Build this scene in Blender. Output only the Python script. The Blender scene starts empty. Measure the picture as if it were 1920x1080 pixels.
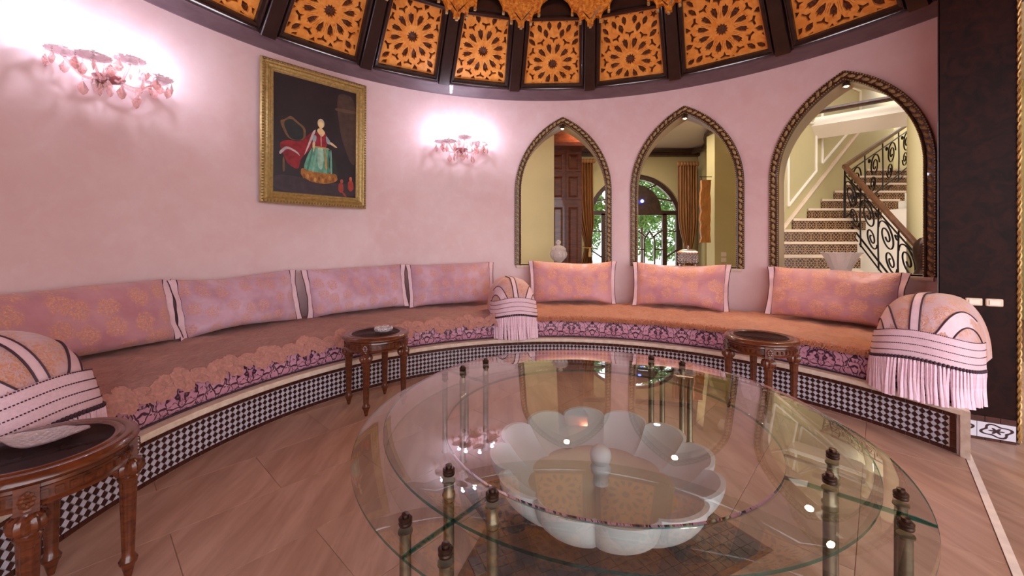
import bpy, math, random
from mathutils import Vector, Matrix
from mathutils.geometry import delaunay_2d_cdt
random.seed(7)
SC = bpy.context.scene
COL = SC.collection
pi, sin, cos, rad = math.pi, math.sin, math.cos, math.radians

# ------------------------------------------------------------------ camera, world, exposure
cam_d = bpy.data.cameras.new('camera')
cam = bpy.data.objects.new('camera', cam_d)
COL.objects.link(cam)
cam.location = (-0.39, -1.756, 1.2)
cam.rotation_euler = (rad(90), 0, 0)
cam_d.sensor_width = 36.0
cam_d.lens = 748.4 / 1920 * 36.0
cam_d.shift_y = -82.0 / 1920
cam_d.clip_start = 0.02
SC.camera = cam

world = bpy.data.worlds.new('world')
SC.world = world
world.use_nodes = True
bg = world.node_tree.nodes['Background']
bg.inputs[0].default_value = (0.97, 0.95, 1.0, 1)
bg.inputs[1].default_value = 3.0

SC.view_settings.view_transform = 'Standard'
SC.view_settings.look = 'None'
SC.view_settings.gamma = 1.0
SC.view_settings.use_curve_mapping = False
SC.view_settings.exposure = 0.52
try:
    SC.cycles.max_bounces = 12
    SC.cycles.transparent_max_bounces = 24
    SC.cycles.sample_clamp_indirect = 6.0
except Exception:
    pass

# ------------------------------------------------------------------ helpers
def lin(c):
    return tuple(((x / 255.0) / 12.92 if x <= 10 else (((x / 255.0) + 0.055) / 1.055) ** 2.4) for x in c)

def P(phi, r, z):
    a = rad(phi)
    return (r * sin(a), r * cos(a), z)

class MB:
    """collects geometry for one mesh"""
    def __init__(self):
        self.v, self.f, self.uv, self.mi = [], [], [], []
        self.hasuv = False
    def add(self, verts, faces, m=0, uvs=None):
        b = len(self.v)
        self.v += [tuple(p) for p in verts]
        if uvs is None:
            self.uv += [(0.0, 0.0)] * len(verts)
        else:
            self.uv += list(uvs)
            self.hasuv = True
        self.f += [tuple(i + b for i in f) for f in faces]
        self.mi += [m] * len(faces)
        return b
    def box(self, c, s, m=0, rz=0.0, M=None):
        x, y, z = s[0] / 2, s[1] / 2, s[2] / 2
        vs = []
        for dz in (-z, z):
            for dx, dy in ((-x, -y), (x, -y), (x, y), (-x, y)):
                p = Vector((dx, dy, dz))
                if M is not None:
                    p = M @ p
                elif rz:
                    p = Vector((dx * cos(rz) - dy * sin(rz), dx * sin(rz) + dy * cos(rz), dz))
                vs.append((p.x + c[0], p.y + c[1], p.z + c[2]))
        self.add(vs, [(3, 2, 1, 0), (4, 5, 6, 7), (0, 1, 5, 4), (1, 2, 6, 5), (2, 3, 7, 6), (3, 0, 4, 7)], m)
    def lathe(self, prof, n=24, c=(0, 0, 0), m=0, flute=None, a0=0.0, a1=2 * pi):
        full = abs(a1 - a0 - 2 * pi) < 1e-6
        k = n if full else n + 1
        vs = []
        for j, (r, z) in enumerate(prof):
            for i in range(k):
                a = a0 + (a1 - a0) * i / n
                rr = r * (flute(j, a, r, z) if flute else 1.0)
                vs.append((c[0] + rr * cos(a), c[1] + rr * sin(a), c[2] + z))
        fs = []
        for j in range(len(prof) - 1):
            for i in range(n):
                i2 = (i + 1) % k
                fs.append((j * k + i, j * k + i2, (j + 1) * k + i2, (j + 1) * k + i))
        if full:
            if prof[0][0] > 1e-5: fs.append(tuple(range(k - 1, -1, -1)))
            if prof[-1][0] > 1e-5: fs.append(tuple((len(prof) - 1) * k + i for i in range(k)))
        self.add(vs, fs, m)
    def tube(self, pts, r, n=8, m=0, caps=True, closed=False):
        pts = [Vector(p) for p in pts]
        N = len(pts)
        vs = []
        prev = None
        for i, p in enumerate(pts):
            if closed:
                t = pts[(i + 1) % N] - pts[i - 1]
            else:
                t = pts[min(i + 1, N - 1)] - pts[max(i - 1, 0)]
            if t.length < 1e-9: t = Vector((0, 0, 1))
            t.normalize()
            if prev is None:
                up = Vector((0, 0, 1)) if abs(t.z) < 0.9 else Vector((1, 0, 0))
                a = t.cross(up).normalized()
            else:
                a = prev - t * prev.dot(t)
                if a.length < 1e-6: a = t.cross(Vector((0, 0, 1)))
                a.normalize()
            prev = a
            b = t.cross(a)
            rr = r[i] if isinstance(r, (list, tuple)) else r
            for k in range(n):
                q = 2 * pi * k / n
                vs.append(p + (a * cos(q) + b * sin(q)) * rr)
        fs = []
        for i in range(N if closed else N - 1):
            i2 = (i + 1) % N
            for k in range(n):
                k2 = (k + 1) % n
                fs.append((i * n + k, i * n + k2, i2 * n + k2, i2 * n + k))
        if caps and not closed:
            fs.append(tuple(range(n - 1, -1, -1)))
            fs.append(tuple((N - 1) * n + k for k in range(n)))
        self.add(vs, fs, m)
    def grid(self, fn, nu, nv, m=0, uvfn=None, closeu=False):
        vs, uvs = [], []
        for j in range(nv + 1):
            for i in range(nu + (0 if closeu else 1)):
                vs.append(fn(i / nu, j / nv))
                uvs.append(uvfn(i / nu, j / nv) if uvfn else (i / nu, j / nv))
        k = nu + (0 if closeu else 1)
        fs = []
        for j in range(nv):
            for i in range(nu):
                i2 = (i + 1) % k
                fs.append((j * k + i, j * k + i2, (j + 1) * k + i2, (j + 1) * k + i))
        self.add(vs, fs, m, uvs if uvfn else None)
    def sphere(self, c, r, nu=12, nv=8, m=0, sc=(1, 1, 1)):
        self.grid(lambda u, v: (c[0] + sc[0] * r * sin(pi * v) * cos(2 * pi * u), c[1] + sc[1] * r * sin(pi * v) * sin(2 * pi * u), c[2] - sc[2] * r * cos(pi * v)), nu, nv, m, closeu=True)
    def prism(self, poly, fn, d0, d1, m=0, ms=None):
        """poly of 2d points, fn(x,y,d)->3d; front at d1"""
        n = len(poly)
        vs = [fn(x, y, d0) for x, y in poly] + [fn(x, y, d1) for x, y in poly]
        self.add(vs, [tuple(range(n - 1, -1, -1)), tuple(range(n, 2 * n))], m)
        self.add(vs, [(i, (i + 1) % n, n + (i + 1) % n, n + i) for i in range(n)], m if ms is None else ms)
    def ribbon(self, a, b, m=0):
        n = len(a)
        self.add(list(a) + list(b), [(i, i + 1, n + i + 1, n + i) for i in range(n - 1)], m)
    def sweep(self, rows, m=0, closed_u=False, uvs=None):
        """rows: list of equal-length point lists, joined into a sheet"""
        k = len(rows[0])
        vs = [p for r in rows for p in r]
        fs = []
        for j in range(len(rows) - 1):
            for i in range(k if closed_u else k - 1):
                i2 = (i + 1) % k
                fs.append((j * k + i, j * k + i2, (j + 1) * k + i2, (j + 1) * k + i))
        self.add(vs, fs, m, uvs)
    def mesh(self, name, mats, smooth=False, off=(0, 0, 0)):
        me = bpy.data.meshes.new(name)
        o = off
        me.from_pydata([(a - o[0], b - o[1], c - o[2]) for a, b, c in [tuple(q) for q in self.v]], [], self.f)
        if not isinstance(mats, (list, tuple)): mats = [mats]
        for mm in mats: me.materials.append(mm)
        if len(mats) > 1:
            me.polygons.foreach_set('material_index', self.mi)
        if smooth:
            me.polygons.foreach_set('use_smooth', [True] * len(me.polygons))
            try:
                me.set_sharp_from_angle(angle=rad(smooth if smooth is not True else 42))
            except Exception:
                pass
        if self.hasuv:
            uvl = me.uv_layers.new(name='UVMap')
            li = [0] * len(me.loops)
            me.loops.foreach_get('vertex_index', li)
            flat = []
            for i in li: flat += self.uv[i]
            uvl.data.foreach_set('uv', flat)
        if getattr(self, 'refix', False):
            import bmesh
            bm = bmesh.new(); bm.from_mesh(me)
            bmesh.ops.remove_doubles(bm, verts=bm.verts, dist=1e-6)
            bmesh.ops.recalc_face_normals(bm, faces=bm.faces)
            bm.to_mesh(me); bm.free()
        me.update()
        return me
    def fix(self):
        import bmesh
        self.refix = True
        return self
    def build(self, name, mats, parent=None, smooth=False, loc=None, local=False):
        """world-space geometry; a child is stored relative to its parents' places"""
        if local:
            off = (0, 0, 0)
        elif parent is not None:
            off = tuple(WL[parent.name])
        else:
            off = loc or (0, 0, 0)
        me = self.mesh(name, mats, smooth, off)
        o = bpy.data.objects.new(name, me)
        COL.objects.link(o)
        if parent is not None:
            o.parent = parent
            WL[o.name] = WL.get(parent.name, (0, 0, 0))
        else:
            o.location = off
            WL[o.name] = off
        return o
WL = {}

def tag(o, label=None, cat=None, group=None, kind=None):
    if label: o['label'] = label
    if cat: o['category'] = cat
    if group: o['group'] = group
    if kind: o['kind'] = kind
    return o
def thing(name, loc, label, cat, group=None, rz=0.0):
    o = bpy.data.objects.new(name, None)
    COL.objects.link(o)
    o.location = loc
    o.rotation_euler = (0, 0, rz)
    o.empty_display_size = 0.1
    WL[o.name] = tuple(loc)
    return tag(o, label, cat, group)
def struct_root(name, loc=(0, 0, 0)):
    o = bpy.data.objects.new(name, None)
    COL.objects.link(o)
    o.location = loc
    WL[o.name] = tuple(loc)
    o['kind'] = 'structure'
    return o
def copy_tree(o, parent=None):
    c = o.copy()
    COL.objects.link(c)
    c.parent = parent
    for ch in list(o.children):
        copy_tree(ch, c)
    return c
def place(name, me, M, parent):
    """child sharing mesh data me, with world matrix M (parent unrotated)"""
    o = bpy.data.objects.new(name, me)
    COL.objects.link(o)
    o.parent = parent
    L = WL[parent.name]
    o.matrix_basis = Matrix.Translation((-L[0], -L[1], -L[2])) @ M
    return o
def basis(x, y, z, loc):
    M = Matrix.Identity(4)
    for i, a in enumerate((x, y, z)):
        for j in range(3): M[j][i] = a[j]
    for j in range(3): M[j][3] = loc[j]
    return M

def inside(p, poly):
    x, y = p
    c = False
    n = len(poly)
    for i in range(n):
        x1, y1 = poly[i]; x2, y2 = poly[i - 1]
        if (y1 > y) != (y2 > y) and x < (x2 - x1) * (y - y1) / (y2 - y1) + x1:
            c = not c
    return c
def plate(mb, outer, holes, fn, d0, d1, m=0, mside=None, back=True, extra=()):
    """plate with holes; fn(x,y,d)->3d, front at d1, back at d0"""
    vs, es = [], []
    for loop in [outer] + list(holes):
        b = len(vs)
        vs += [Vector(p) for p in loop]
        es += [(b + i, b + (i + 1) % len(loop)) for i in range(len(loop))]
    vs += [Vector(p) for p in extra]
    ov, oe, of, _, _, _ = delaunay_2d_cdt(vs, es, [], 0, 1e-6)
    boxes = [(min(p[0] for p in h), max(p[0] for p in h), min(p[1] for p in h), max(p[1] for p in h)) for h in holes]
    keep = []
    for f in of:
        c = sum((ov[i] for i in f), Vector((0, 0))) / len(f)
        if not inside(c, outer): continue
        bad = False
        for h, bx in zip(holes, boxes):
            if bx[0] <= c.x <= bx[1] and bx[2] <= c.y <= bx[3] and inside(c, h):
                bad = True
                break
        if not bad: keep.append(tuple(f))
    mb.add([fn(p.x, p.y, d1) for p in ov], keep, m)
    if back:
        mb.add([fn(p.x, p.y, d0) for p in ov], [tuple(reversed(f)) for f in keep], m)
    for loop in [outer] + list(holes):
        n = len(loop)
        mb.add([fn(p[0], p[1], d0) for p in loop] + [fn(p[0], p[1], d1) for p in loop],
               [(i, (i + 1) % n, n + (i + 1) % n, n + i) for i in range(n)], m if mside is None else mside)

# ------------------------------------------------------------------ materials
class NT:
    def __init__(self, name):
        self.mat = bpy.data.materials.new(name)
        self.mat.use_nodes = True
        self.t = self.mat.node_tree
        self.t.nodes.clear()
        self.out = self.t.nodes.new('ShaderNodeOutputMaterial')
    def n(self, typ, ins=None, **at):
        nd = self.t.nodes.new('ShaderNode' + typ)
        for k, v in at.items(): setattr(nd, k, v)
        for k, v in (ins or {}).items():
            s = nd.inputs[k]
            if isinstance(v, bpy.types.NodeSocket): self.t.links.new(v, s)
            else:
                if isinstance(v, tuple) and len(v) == 3 and s.type == 'RGBA': v = v + (1,)
                s.default_value = v
        return nd
    def math(self, op, a, b=0.0, clamp=False):
        return self.n('Math', {0: a, 1: b}, operation=op, use_clamp=clamp).outputs[0]
    def mix(self, f, a, b, blend='MIX'):
        nd = self.t.nodes.new('ShaderNodeMix')
        nd.data_type = 'RGBA'
        nd.blend_type = blend
        for i, v in ((0, f), (6, a), (7, b)):
            if isinstance(v, bpy.types.NodeSocket): self.t.links.new(v, nd.inputs[i])
            else:
                if isinstance(v, tuple) and len(v) == 3: v = v + (1,)
                nd.inputs[i].default_value = v
        return nd.outputs[2]
    def ramp(self, f, lo, hi):
        return self.n('MapRange', {0: f, 1: lo, 2: hi, 3: 0.0, 4: 1.0}).outputs[0]
    def coord(self, kind='Object', scale=(1, 1, 1), rot=(0, 0, 0)):
        tc = self.n('TexCoord')
        return self.n('Mapping', {0: tc.outputs[kind], 2: rot, 3: scale}).outputs[0]
    def noise(self, vec, scale, detail=4.0, rough=0.55, dist=0.0):
        return self.n('TexNoise', {'Vector': vec, 'Scale': scale, 'Detail': detail, 'Roughness': rough, 'Distortion': dist}).outputs[0]
    def bump(self, h, strength=0.2, dist=0.01):
        return self.n('Bump', {'Height': h, 'Strength': strength, 'Distance': dist}).outputs[0]
    def done(self, base, rough=0.5, metal=0.0, normal=None, spec=0.5, sheen=0.0, coat=0.0, trans=0.0, ior=1.45, emit=None, es=0.0, subs=0.0, aniso=0.0):
        ins = {'Base Color': base, 'Roughness': rough, 'Metallic': metal, 'Specular IOR Level': spec, 'Sheen Weight': sheen, 'Coat Weight': coat, 'Transmission Weight': trans, 'IOR': ior}
        if normal is not None: ins['Normal'] = normal
        if emit is not None:
            ins['Emission Color'] = emit
            ins['Emission Strength'] = es
        b = self.n('BsdfPrincipled', ins)
        self.t.links.new(b.outputs[0], self.out.inputs[0])
        return self.mat

def plain(name, c, rough=0.5, metal=0.0, var=0.12, scale=14.0, bump=0.0, coat=0.0, spec=0.5, sheen=0.0):
    t = NT(name)
    co = t.coord()
    nz = t.noise(co, scale)
    a = lin(c)
    col = t.mix(t.ramp(nz, 0.3, 0.7), tuple(x * (1 - var) for x in a), tuple(min(1, x * (1 + var)) for x in a))
    nr = t.bump(t.noise(co, scale * 4), bump, 0.004) if bump else None
    return t.done(col, rough, metal, nr, spec, sheen, coat)

def m_plaster():
    t = NT('pink_tadelakt_plaster')
    co = t.coord()
    a = t.noise(co, 1.1, 6, 0.6, 0.6)
    b = t.noise(co, 7.0, 6, 0.65, 0.4)
    c = t.mix(t.ramp(a, 0.32, 0.68), lin((226, 192, 194)), lin((234, 208, 210)))
    c = t.mix(t.math('MULTIPLY', t.ramp(b, 0.45, 0.75), 0.45), c, lin((240, 220, 222)))
    c = t.mix(t.math('MULTIPLY', t.ramp(t.noise(co, 2.6, 5, 0.6), 0.55, 0.8), 0.30), c, lin((222, 178, 170)))
    return t.done(c, 0.42, 0, t.bump(b, 0.05, 0.01), 0.45)
def m_marble():
    t = NT('travertine_floor')
    co = t.coord('Object', (1, 1, 1), (0, 0, -rad(47.2)))
    st = t.n('Mapping', {0: co, 3: (1.0, 7.0, 1.0)}).outputs[0]
    oi = t.n('ObjectInfo').outputs['Random']
    off = t.n('CombineXYZ', {0: t.math('MULTIPLY', oi, 9.0), 1: t.math('MULTIPLY', oi, 5.0)}).outputs[0]
    st = t.n('VectorMath', {0: st, 1: off}, operation='ADD').outputs[0]
    a = t.noise(st, 1.6, 6, 0.6, 0.5)
    b = t.noise(st, 6.0, 5, 0.7, 0.2)
    c = t.mix(t.ramp(a, 0.35, 0.66), lin((158, 120, 103)), lin((186, 150, 133)))
    c = t.mix(t.math('MULTIPLY', t.ramp(b, 0.55, 0.8), 0.4), c, lin((138, 96, 78)))
    c = t.mix(t.math('MULTIPLY', oi, 0.06), c, lin((160, 122, 108)))
    return t.done(c, 0.32, 0, t.bump(b, 0.02, 0.003), 0.4)
def m_wood(name, c1, c2, rough=0.35, scale=(3, 3, 30), coat=0.3, bump=0.1, spec=0.5):
    t = NT(name)
    co = t.coord('Object', scale)
    a = t.noise(co, 2.2, 6, 0.6, 1.0)
    c = t.mix(t.ramp(a, 0.3, 0.7), lin(c1), lin(c2))
    return t.done(c, rough, 0, t.bump(a, bump, 0.004), spec, coat=coat)
def m_carved(name, c1, c2, scale=60.0, rough=0.45, depth=0.5):
    t = NT(name)
    co = t.coord()
    v = t.n('TexVoronoi', {'Vector': co, 'Scale': scale}, feature='SMOOTH_F1').outputs[0]
    nz = t.noise(co, scale * 0.6, 5)
    h = t.math('ADD', v, nz)
    c = t.mix(t.ramp(nz, 0.35, 0.65), lin(c1), lin(c2))
    return t.done(c, rough, 0, t.bump(h, depth, 0.01), 0.5)
def m_brocade(name, base1, base2, flow1, flow2, scale=7.5, dens=0.42, rough=0.38, sheen=0.3):
    t = NT(name)
    tc = t.n('TexCoord')
    uv = tc.outputs['UV']
    wob = t.noise(uv, 38.0, 3)
    wv = t.n('TexNoise', {'Vector': uv, 'Scale': 30.0, 'Detail': 3.0})
    d = t.n('VectorMath', {0: wv.outputs['Color'], 1: (0.5, 0.5, 0.5)}, operation='SUBTRACT').outputs[0]
    d = t.n('VectorMath', {0: d, 'Scale': 0.06}, operation='SCALE').outputs[0]
    uv2 = t.n('VectorMath', {0: uv, 1: d}, operation='ADD').outputs[0]
    vo = t.n('TexVoronoi', {'Vector': uv2, 'Scale': scale, 'Randomness': 0.55}, voronoi_dimensions='2D')
    dist = vo.outputs['Distance']
    fine = t.n('TexVoronoi', {'Vector': uv2, 'Scale': scale * 7.0}, voronoi_dimensions='2D', feature='DISTANCE_TO_EDGE').outputs['Distance']
    blob = t.math('SUBTRACT', 1.0, t.ramp(dist, dens - 0.1, dens + 0.02))
    pet = t.ramp(fine, 0.03, 0.16)
    mask = t.math('MULTIPLY', blob, t.math('ADD', t.math('MULTIPLY', pet, 0.75), 0.2))
    mask = t.math('MULTIPLY', mask, t.ramp(wob, 0.28, 0.5))
    big = t.noise(uv, 3.0, 4, 0.6)
    b = t.mix(t.ramp(big, 0.35, 0.65), lin(base1), lin(base2))
    fl = t.mix(t.ramp(t.noise(uv, 90.0, 2), 0.4, 0.65), lin(flow1), lin(flow2))
    c = t.mix(mask, b, fl)
    weave = t.noise(t.n('Mapping', {0: uv, 3: (40, 260, 1)}).outputs[0], 3.0, 2)
    crease = t.noise(t.n('Mapping', {0: uv, 3: (2.4, 6, 1)}).outputs[0], 1.8, 3, 0.5, 1.2)
    h = t.math('ADD', t.math('MULTIPLY', mask, 0.5), t.math('ADD', t.math('MULTIPLY', weave, 0.12), t.math('MULTIPLY', crease, 1.6)))
    rg = t.math('ADD', t.math('MULTIPLY', mask, 0.2), rough)
    return t.done(c, rg, 0, t.bump(h, 0.4, 0.012), 0.5, sheen)
def m_damask():
    t = NT('pink_plum_damask')
    tc = t.n('TexCoord')
    sp = t.n('SeparateXYZ', {0: tc.outputs['UV']})
    u = t.math('PINGPONG', sp.outputs[0], 0.21)
    v = sp.outputs[1]
    uv = t.n('CombineXYZ', {0: u, 1: v}).outputs[0]
    nz = t.n('TexNoise', {'Vector': uv, 'Scale': 9.0, 'Detail': 2.0})
    d = t.n('VectorMath', {0: nz.outputs['Color'], 1: (0.5, 0.5, 0.5)}, operation='SUBTRACT').outputs[0]
    d = t.n('VectorMath', {0: d, 'Scale': 0.16}, operation='SCALE').outputs[0]
    uv2 = t.n('VectorMath', {0: uv, 1: d}, operation='ADD').outputs[0]
    st = t.n('Mapping', {0: uv2, 2: (0, 0, 0.7), 3: (1.15, 0.55, 1)}).outputs[0]
    e1 = t.n('TexVoronoi', {'Vector': st, 'Scale': 21.0}, voronoi_dimensions='2D', feature='DISTANCE_TO_EDGE').outputs['Distance']
    e2 = t.n('TexVoronoi', {'Vector': uv2, 'Scale': 42.0}, voronoi_dimensions='2D', feature='DISTANCE_TO_EDGE').outputs['Distance']
    n2 = t.noise(uv2, 22.0, 2)
    l1 = t.math('SUBTRACT', 1.0, t.ramp(e1, 0.055, 0.10))
    l2 = t.math('MULTIPLY', t.math('SUBTRACT', 1.0, t.ramp(e2, 0.04, 0.09)), t.ramp(n2, 0.52, 0.56))
    blot = t.ramp(t.noise(uv2, 30.0, 1), 0.64, 0.68)
    m = t.math('MAXIMUM', t.math('MAXIMUM', l1, l2), blot)
    big = t.noise(uv, 5.0, 3)
    base = t.mix(t.ramp(big, 0.35, 0.65), lin((190, 124, 150)), lin((212, 156, 176)))
    c = t.mix(m, base, lin((62, 26, 48)))
    weave = t.noise(t.n('Mapping', {0: tc.outputs['UV'], 3: (60, 300, 1)}).outputs[0], 3.0, 2)
    h = t.math('SUBTRACT', t.math('MULTIPLY', weave, 0.25), m)
    return t.done(c, 0.42, 0, t.bump(h, 0.3, 0.006), 0.5, 0.25)
def m_plush(name, c1, c2, c3, scale=22.0):
    t = NT(name)
    tc = t.n('TexCoord')
    uv = tc.outputs['UV']
    a = t.noise(uv, scale, 5, 0.65)
    w = t.noise(t.n('Mapping', {0: uv, 3: (9, 30, 1)}).outputs[0], 2.2, 5, 0.6, 1.4)
    b = t.noise(uv, 4.0, 4, 0.6, 1.0)
    c = t.mix(t.ramp(a, 0.35, 0.65), lin(c1), lin(c2))
    c = t.mix(t.math('MULTIPLY', t.ramp(b, 0.5, 0.72), 0.6), c, lin(c3))
    h = t.math('ADD', a, t.math('MULTIPLY', w, 1.3))
    return t.done(c, 0.8, 0, t.bump(h, 0.7, 0.02), 0.2, 0.5)
def m_glass(name, tint, rough=0.0, ior=1.5, gl=1.0):
    """clear pane: straight-through plus mirror reflection by Fresnel"""
    t = NT(name)
    fr = t.n('Fresnel', {'IOR': ior}).outputs[0]
    fr = t.math('MULTIPLY', fr, gl, True)
    bf = t.n('NewGeometry').outputs['Backfacing']
    fr = t.math('MULTIPLY', fr, t.math('SUBTRACT', 1.0, bf))
    tr = t.n('BsdfTransparent', {0: tint + (1,)})
    g = t.n('BsdfGlossy', {'Roughness': rough})
    mx = t.n('MixShader', {0: fr, 1: tr.outputs[0], 2: g.outputs[0]})
    t.t.links.new(mx.outputs[0], t.out.inputs[0])
    return t.mat
def m_crystal(name, tint, mixw=0.45, dif=0.24):
    """cut crystal: part refraction, part clear, with a facet bump"""
    t = NT(name)
    co = t.coord()
    v = t.n('TexVoronoi', {'Vector': co, 'Scale': 70.0}, feature='F1').outputs[0]
    nr = t.bump(v, 0.5, 0.006)
    g = t.n('BsdfGlass', {'Color': tint + (1,), 'Roughness': 0.03, 'IOR': 1.45, 'Normal': nr})
    tr = t.n('BsdfTransparent', {0: tint + (1,)})
    df = t.n('BsdfPrincipled', {'Base Color': tint + (1,), 'Roughness': 0.15, 'Normal': nr})
    m1 = t.n('MixShader', {0: mixw, 1: g.outputs[0], 2: tr.outputs[0]})
    m2 = t.n('MixShader', {0: dif, 1: m1.outputs[0], 2: df.outputs[0]})
    t.t.links.new(m2.outputs[0], t.out.inputs[0])
    return t.mat
def m_emit(name, c, s):
    t = NT(name)
    e = t.n('Emission', {0: c + (1,), 1: s})
    t.t.links.new(e.outputs[0], t.out.inputs[0])
    return t.mat
def m_riser():
    t = NT('brown_patterned_riser_tile')
    tc = t.n('TexCoord')
    sp = t.n('SeparateXYZ', {0: tc.outputs['UV']})
    u = t.math('PINGPONG', sp.outputs[0], 0.07)
    v = t.math('PINGPONG', sp.outputs[1], 0.065)
    uv = t.n('CombineXYZ', {0: u, 1: v}).outputs[0]
    e = t.n('TexVoronoi', {'Vector': uv, 'Scale': 34.0}, voronoi_dimensions='2D', feature='DISTANCE_TO_EDGE').outputs['Distance']
    m = t.ramp(e, 0.05, 0.09)
    c = t.mix(m, lin((190, 150, 105)), lin((62, 34, 22)))
    return t.done(c, 0.25)
def m_baseboard_tile():
    t = NT('white_tile_brown_motif')
    tc = t.n('TexCoord')
    sp = t.n('SeparateXYZ', {0: tc.outputs['UV']})
    u = t.math('SUBTRACT', sp.outputs[0], 0.5)
    v = t.math('SUBTRACT', sp.outputs[1], 0.5)
    r = t.math('SQRT', t.math('ADD', t.math('MULTIPLY', u, u), t.math('MULTIPLY', v, v)))
    a = t.math('ARCTAN2', v, u)
    ring = t.math('SUBTRACT', 1.0, t.ramp(t.math('ABSOLUTE', t.math('SUBTRACT', r, t.math('ADD', 0.36, t.math('MULTIPLY', t.math('SINE', t.math('MULTIPLY', a, 4.0)), 0.07)))), 0.04, 0.055))
    star = t.math('SUBTRACT', 1.0, t.ramp(t.math('SUBTRACT', r, t.math('ADD', 0.15, t.math('MULTIPLY', t.math('COSINE', t.math('MULTIPLY', a, 6.0)), 0.06))), 0.0, 0.02))
    m = t.math('MAXIMUM', ring, star)
    c = t.mix(m, lin((206, 200, 210)), lin((52, 24, 30)))
    return t.done(c, 0.2)

M = {}
M['plaster'] = m_plaster()
M['marble'] = m_marble()
M['joint'] = plain('floor_joint', (126, 92, 76), 0.7)
M['nosing'] = plain('lit_edge_nosing', (236, 220, 212), 0.35)  # pale tone paints in the light caught by the step edge
M['cap'] = m_carved('cream_travertine_cap', (214, 192, 172), (232, 214, 198), 40, 0.5, 0.15)
M['ebony'] = m_wood('dark_stained_wood', (34, 22, 20), (52, 36, 34), 0.28, (3, 3, 3), 0.4)
M['cornice'] = m_wood('dark_cornice_wood', (100, 80, 86), (118, 97, 103), 0.4, (2, 2, 8), 0.15)
M['lattice'] = m_wood('orange_carved_cedar', (222, 132, 44), (248, 176, 88), 0.42, (6, 6, 6), 0.15, 0.2)
M['insert'] = m_carved('dark_carved_insert', (70, 38, 22), (118, 72, 44), 90, 0.4, 0.9)
M['pendant'] = m_carved('gilded_orange_carving', (190, 96, 18), (246, 170, 52), 55, 0.4, 0.9)
M['frame_dark'] = m_wood('dark_brown_moulding', (44, 26, 18), (84, 54, 36), 0.35, (6, 6, 6), 0.3)
M['leaf_gold'] = m_carved('dull_gilt_leaf', (150, 118, 70), (214, 188, 132), 80, 0.35, 0.4)
M['reveal'] = plain('olive_cream_reveal', (176, 160, 136), 0.35, 0, 0.06, 3)
M['cream'] = plain('cream_wall_paint', (196, 182, 132), 0.6, 0, 0.05, 2)
M['cream_white'] = plain('offwhite_paint', (236, 226, 204), 0.5, 0, 0.04, 2)
M['lacquer'] = m_wood('dark_brown_lacquered_leather', (22, 8, 7), (46, 19, 14), 0.5, (5, 5, 5), 0.0, 0.25, 0.12)
M['rope'] = plain('gilt_rope', (190, 150, 90), 0.35, 0.5, 0.2, 60)
M['switch'] = plain('cream_plastic_switch', (226, 200, 178), 0.35, 0, 0.04)
M['switch_rocker'] = plain('pale_plastic_rocker', (240, 222, 204), 0.3, 0, 0.03)
M['tile_dark'] = plain('dark_brown_glazed_tile', (58, 28, 24), 0.18, 0, 0.35, 45)
M['tile_white'] = plain('bluish_white_glazed_tile', (196, 190, 204), 0.2, 0, 0.08, 30)
M['tile_border'] = plain('brown_border_tile', (70, 32, 22), 0.2, 0, 0.35, 25)
M['grout'] = plain('pale_grout', (200, 182, 176), 0.8)
M['bbtile'] = m_baseboard_tile()
M['damask'] = m_damask()
M['brocade'] = m_brocade('mauve_gold_flower_brocade', (190, 144, 162), (222, 188, 208), (206, 148, 142), (226, 176, 162), 7.0, 0.40)
M['brocade_warm'] = m_brocade('rose_gold_flower_brocade', (190, 130, 142), (212, 160, 170), (212, 146, 124), (232, 176, 148), 6.0, 0.44)
M['throw_cloth'] = m_brocade('dusty_rose_throw_brocade', (200, 158, 162), (212, 178, 184), (204, 138, 108), (222, 162, 130), 5.0, 0.5, 0.55)
M['plush_l'] = m_plush('copper_rose_seat_cover', (158, 94, 82), (184, 120, 104), (204, 142, 118))
M['plush_r'] = m_plush('copper_orange_seat_cover', (186, 110, 78), (212, 140, 98), (222, 160, 116), 30)
M['lace'] = plain('rose_gold_lace', (184, 130, 120), 0.8, 0, 0.2, 60, 0.6, 0, 0.2, 0.3)
M['ribbon_pink'] = plain('pale_pink_ribbon', (232, 200, 210), 0.5, 0, 0.06, 30, 0.1)
M['piping'] = plain('dark_plum_piping', (62, 38, 52), 0.6)
M['band'] = plain('pink_woven_band', (230, 194, 206), 0.6, 0, 0.08, 90, 0.5, 0, 0.3, 0.3)
M['fringe'] = plain('pink_silk_fringe', (240, 204, 220), 0.42, 0, 0.1, 70, 0.2, 0, 0.5, 0.4)
M['mahogany'] = m_wood('polished_mahogany', (64, 28, 16), (112, 56, 30), 0.25, (5, 5, 18), 0.5)
M['table_glass'] = plain('smoked_inset_top', (134, 100, 100), 0.06, 0, 0.12, 6, 0, 1.0)
M['pane'] = m_glass('clear_table_glass', (0.93, 0.96, 0.95), 0.0, 1.5, 1.9)
M['pane_edge'] = m_glass('green_glass_edge', (0.22, 0.55, 0.52), 0.05, 1.5)
M['bronze'] = plain('aged_bronze', (128, 114, 94), 0.36, 0.75, 0.25, 40)
M['bronze_dark'] = plain('dark_bronze_cap', (74, 56, 48), 0.3, 0.85, 0.2, 40)
M['stone_white'] = plain('white_carved_stone', (204, 200, 200), 0.5, 0, 0.06, 6, 0.15)
M['basin_stone'] = plain('pale_beige_stone', (186, 166, 154), 0.4, 0, 0.08, 5)
M['mosaic'] = plain('brown_grey_mosaic', (96, 80, 78), 0.35, 0, 0.25, 20)
M['gilt'] = plain('gilt_picture_frame', (186, 162, 104), 0.38, 0.5, 0.25, 40, 0.3)
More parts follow.
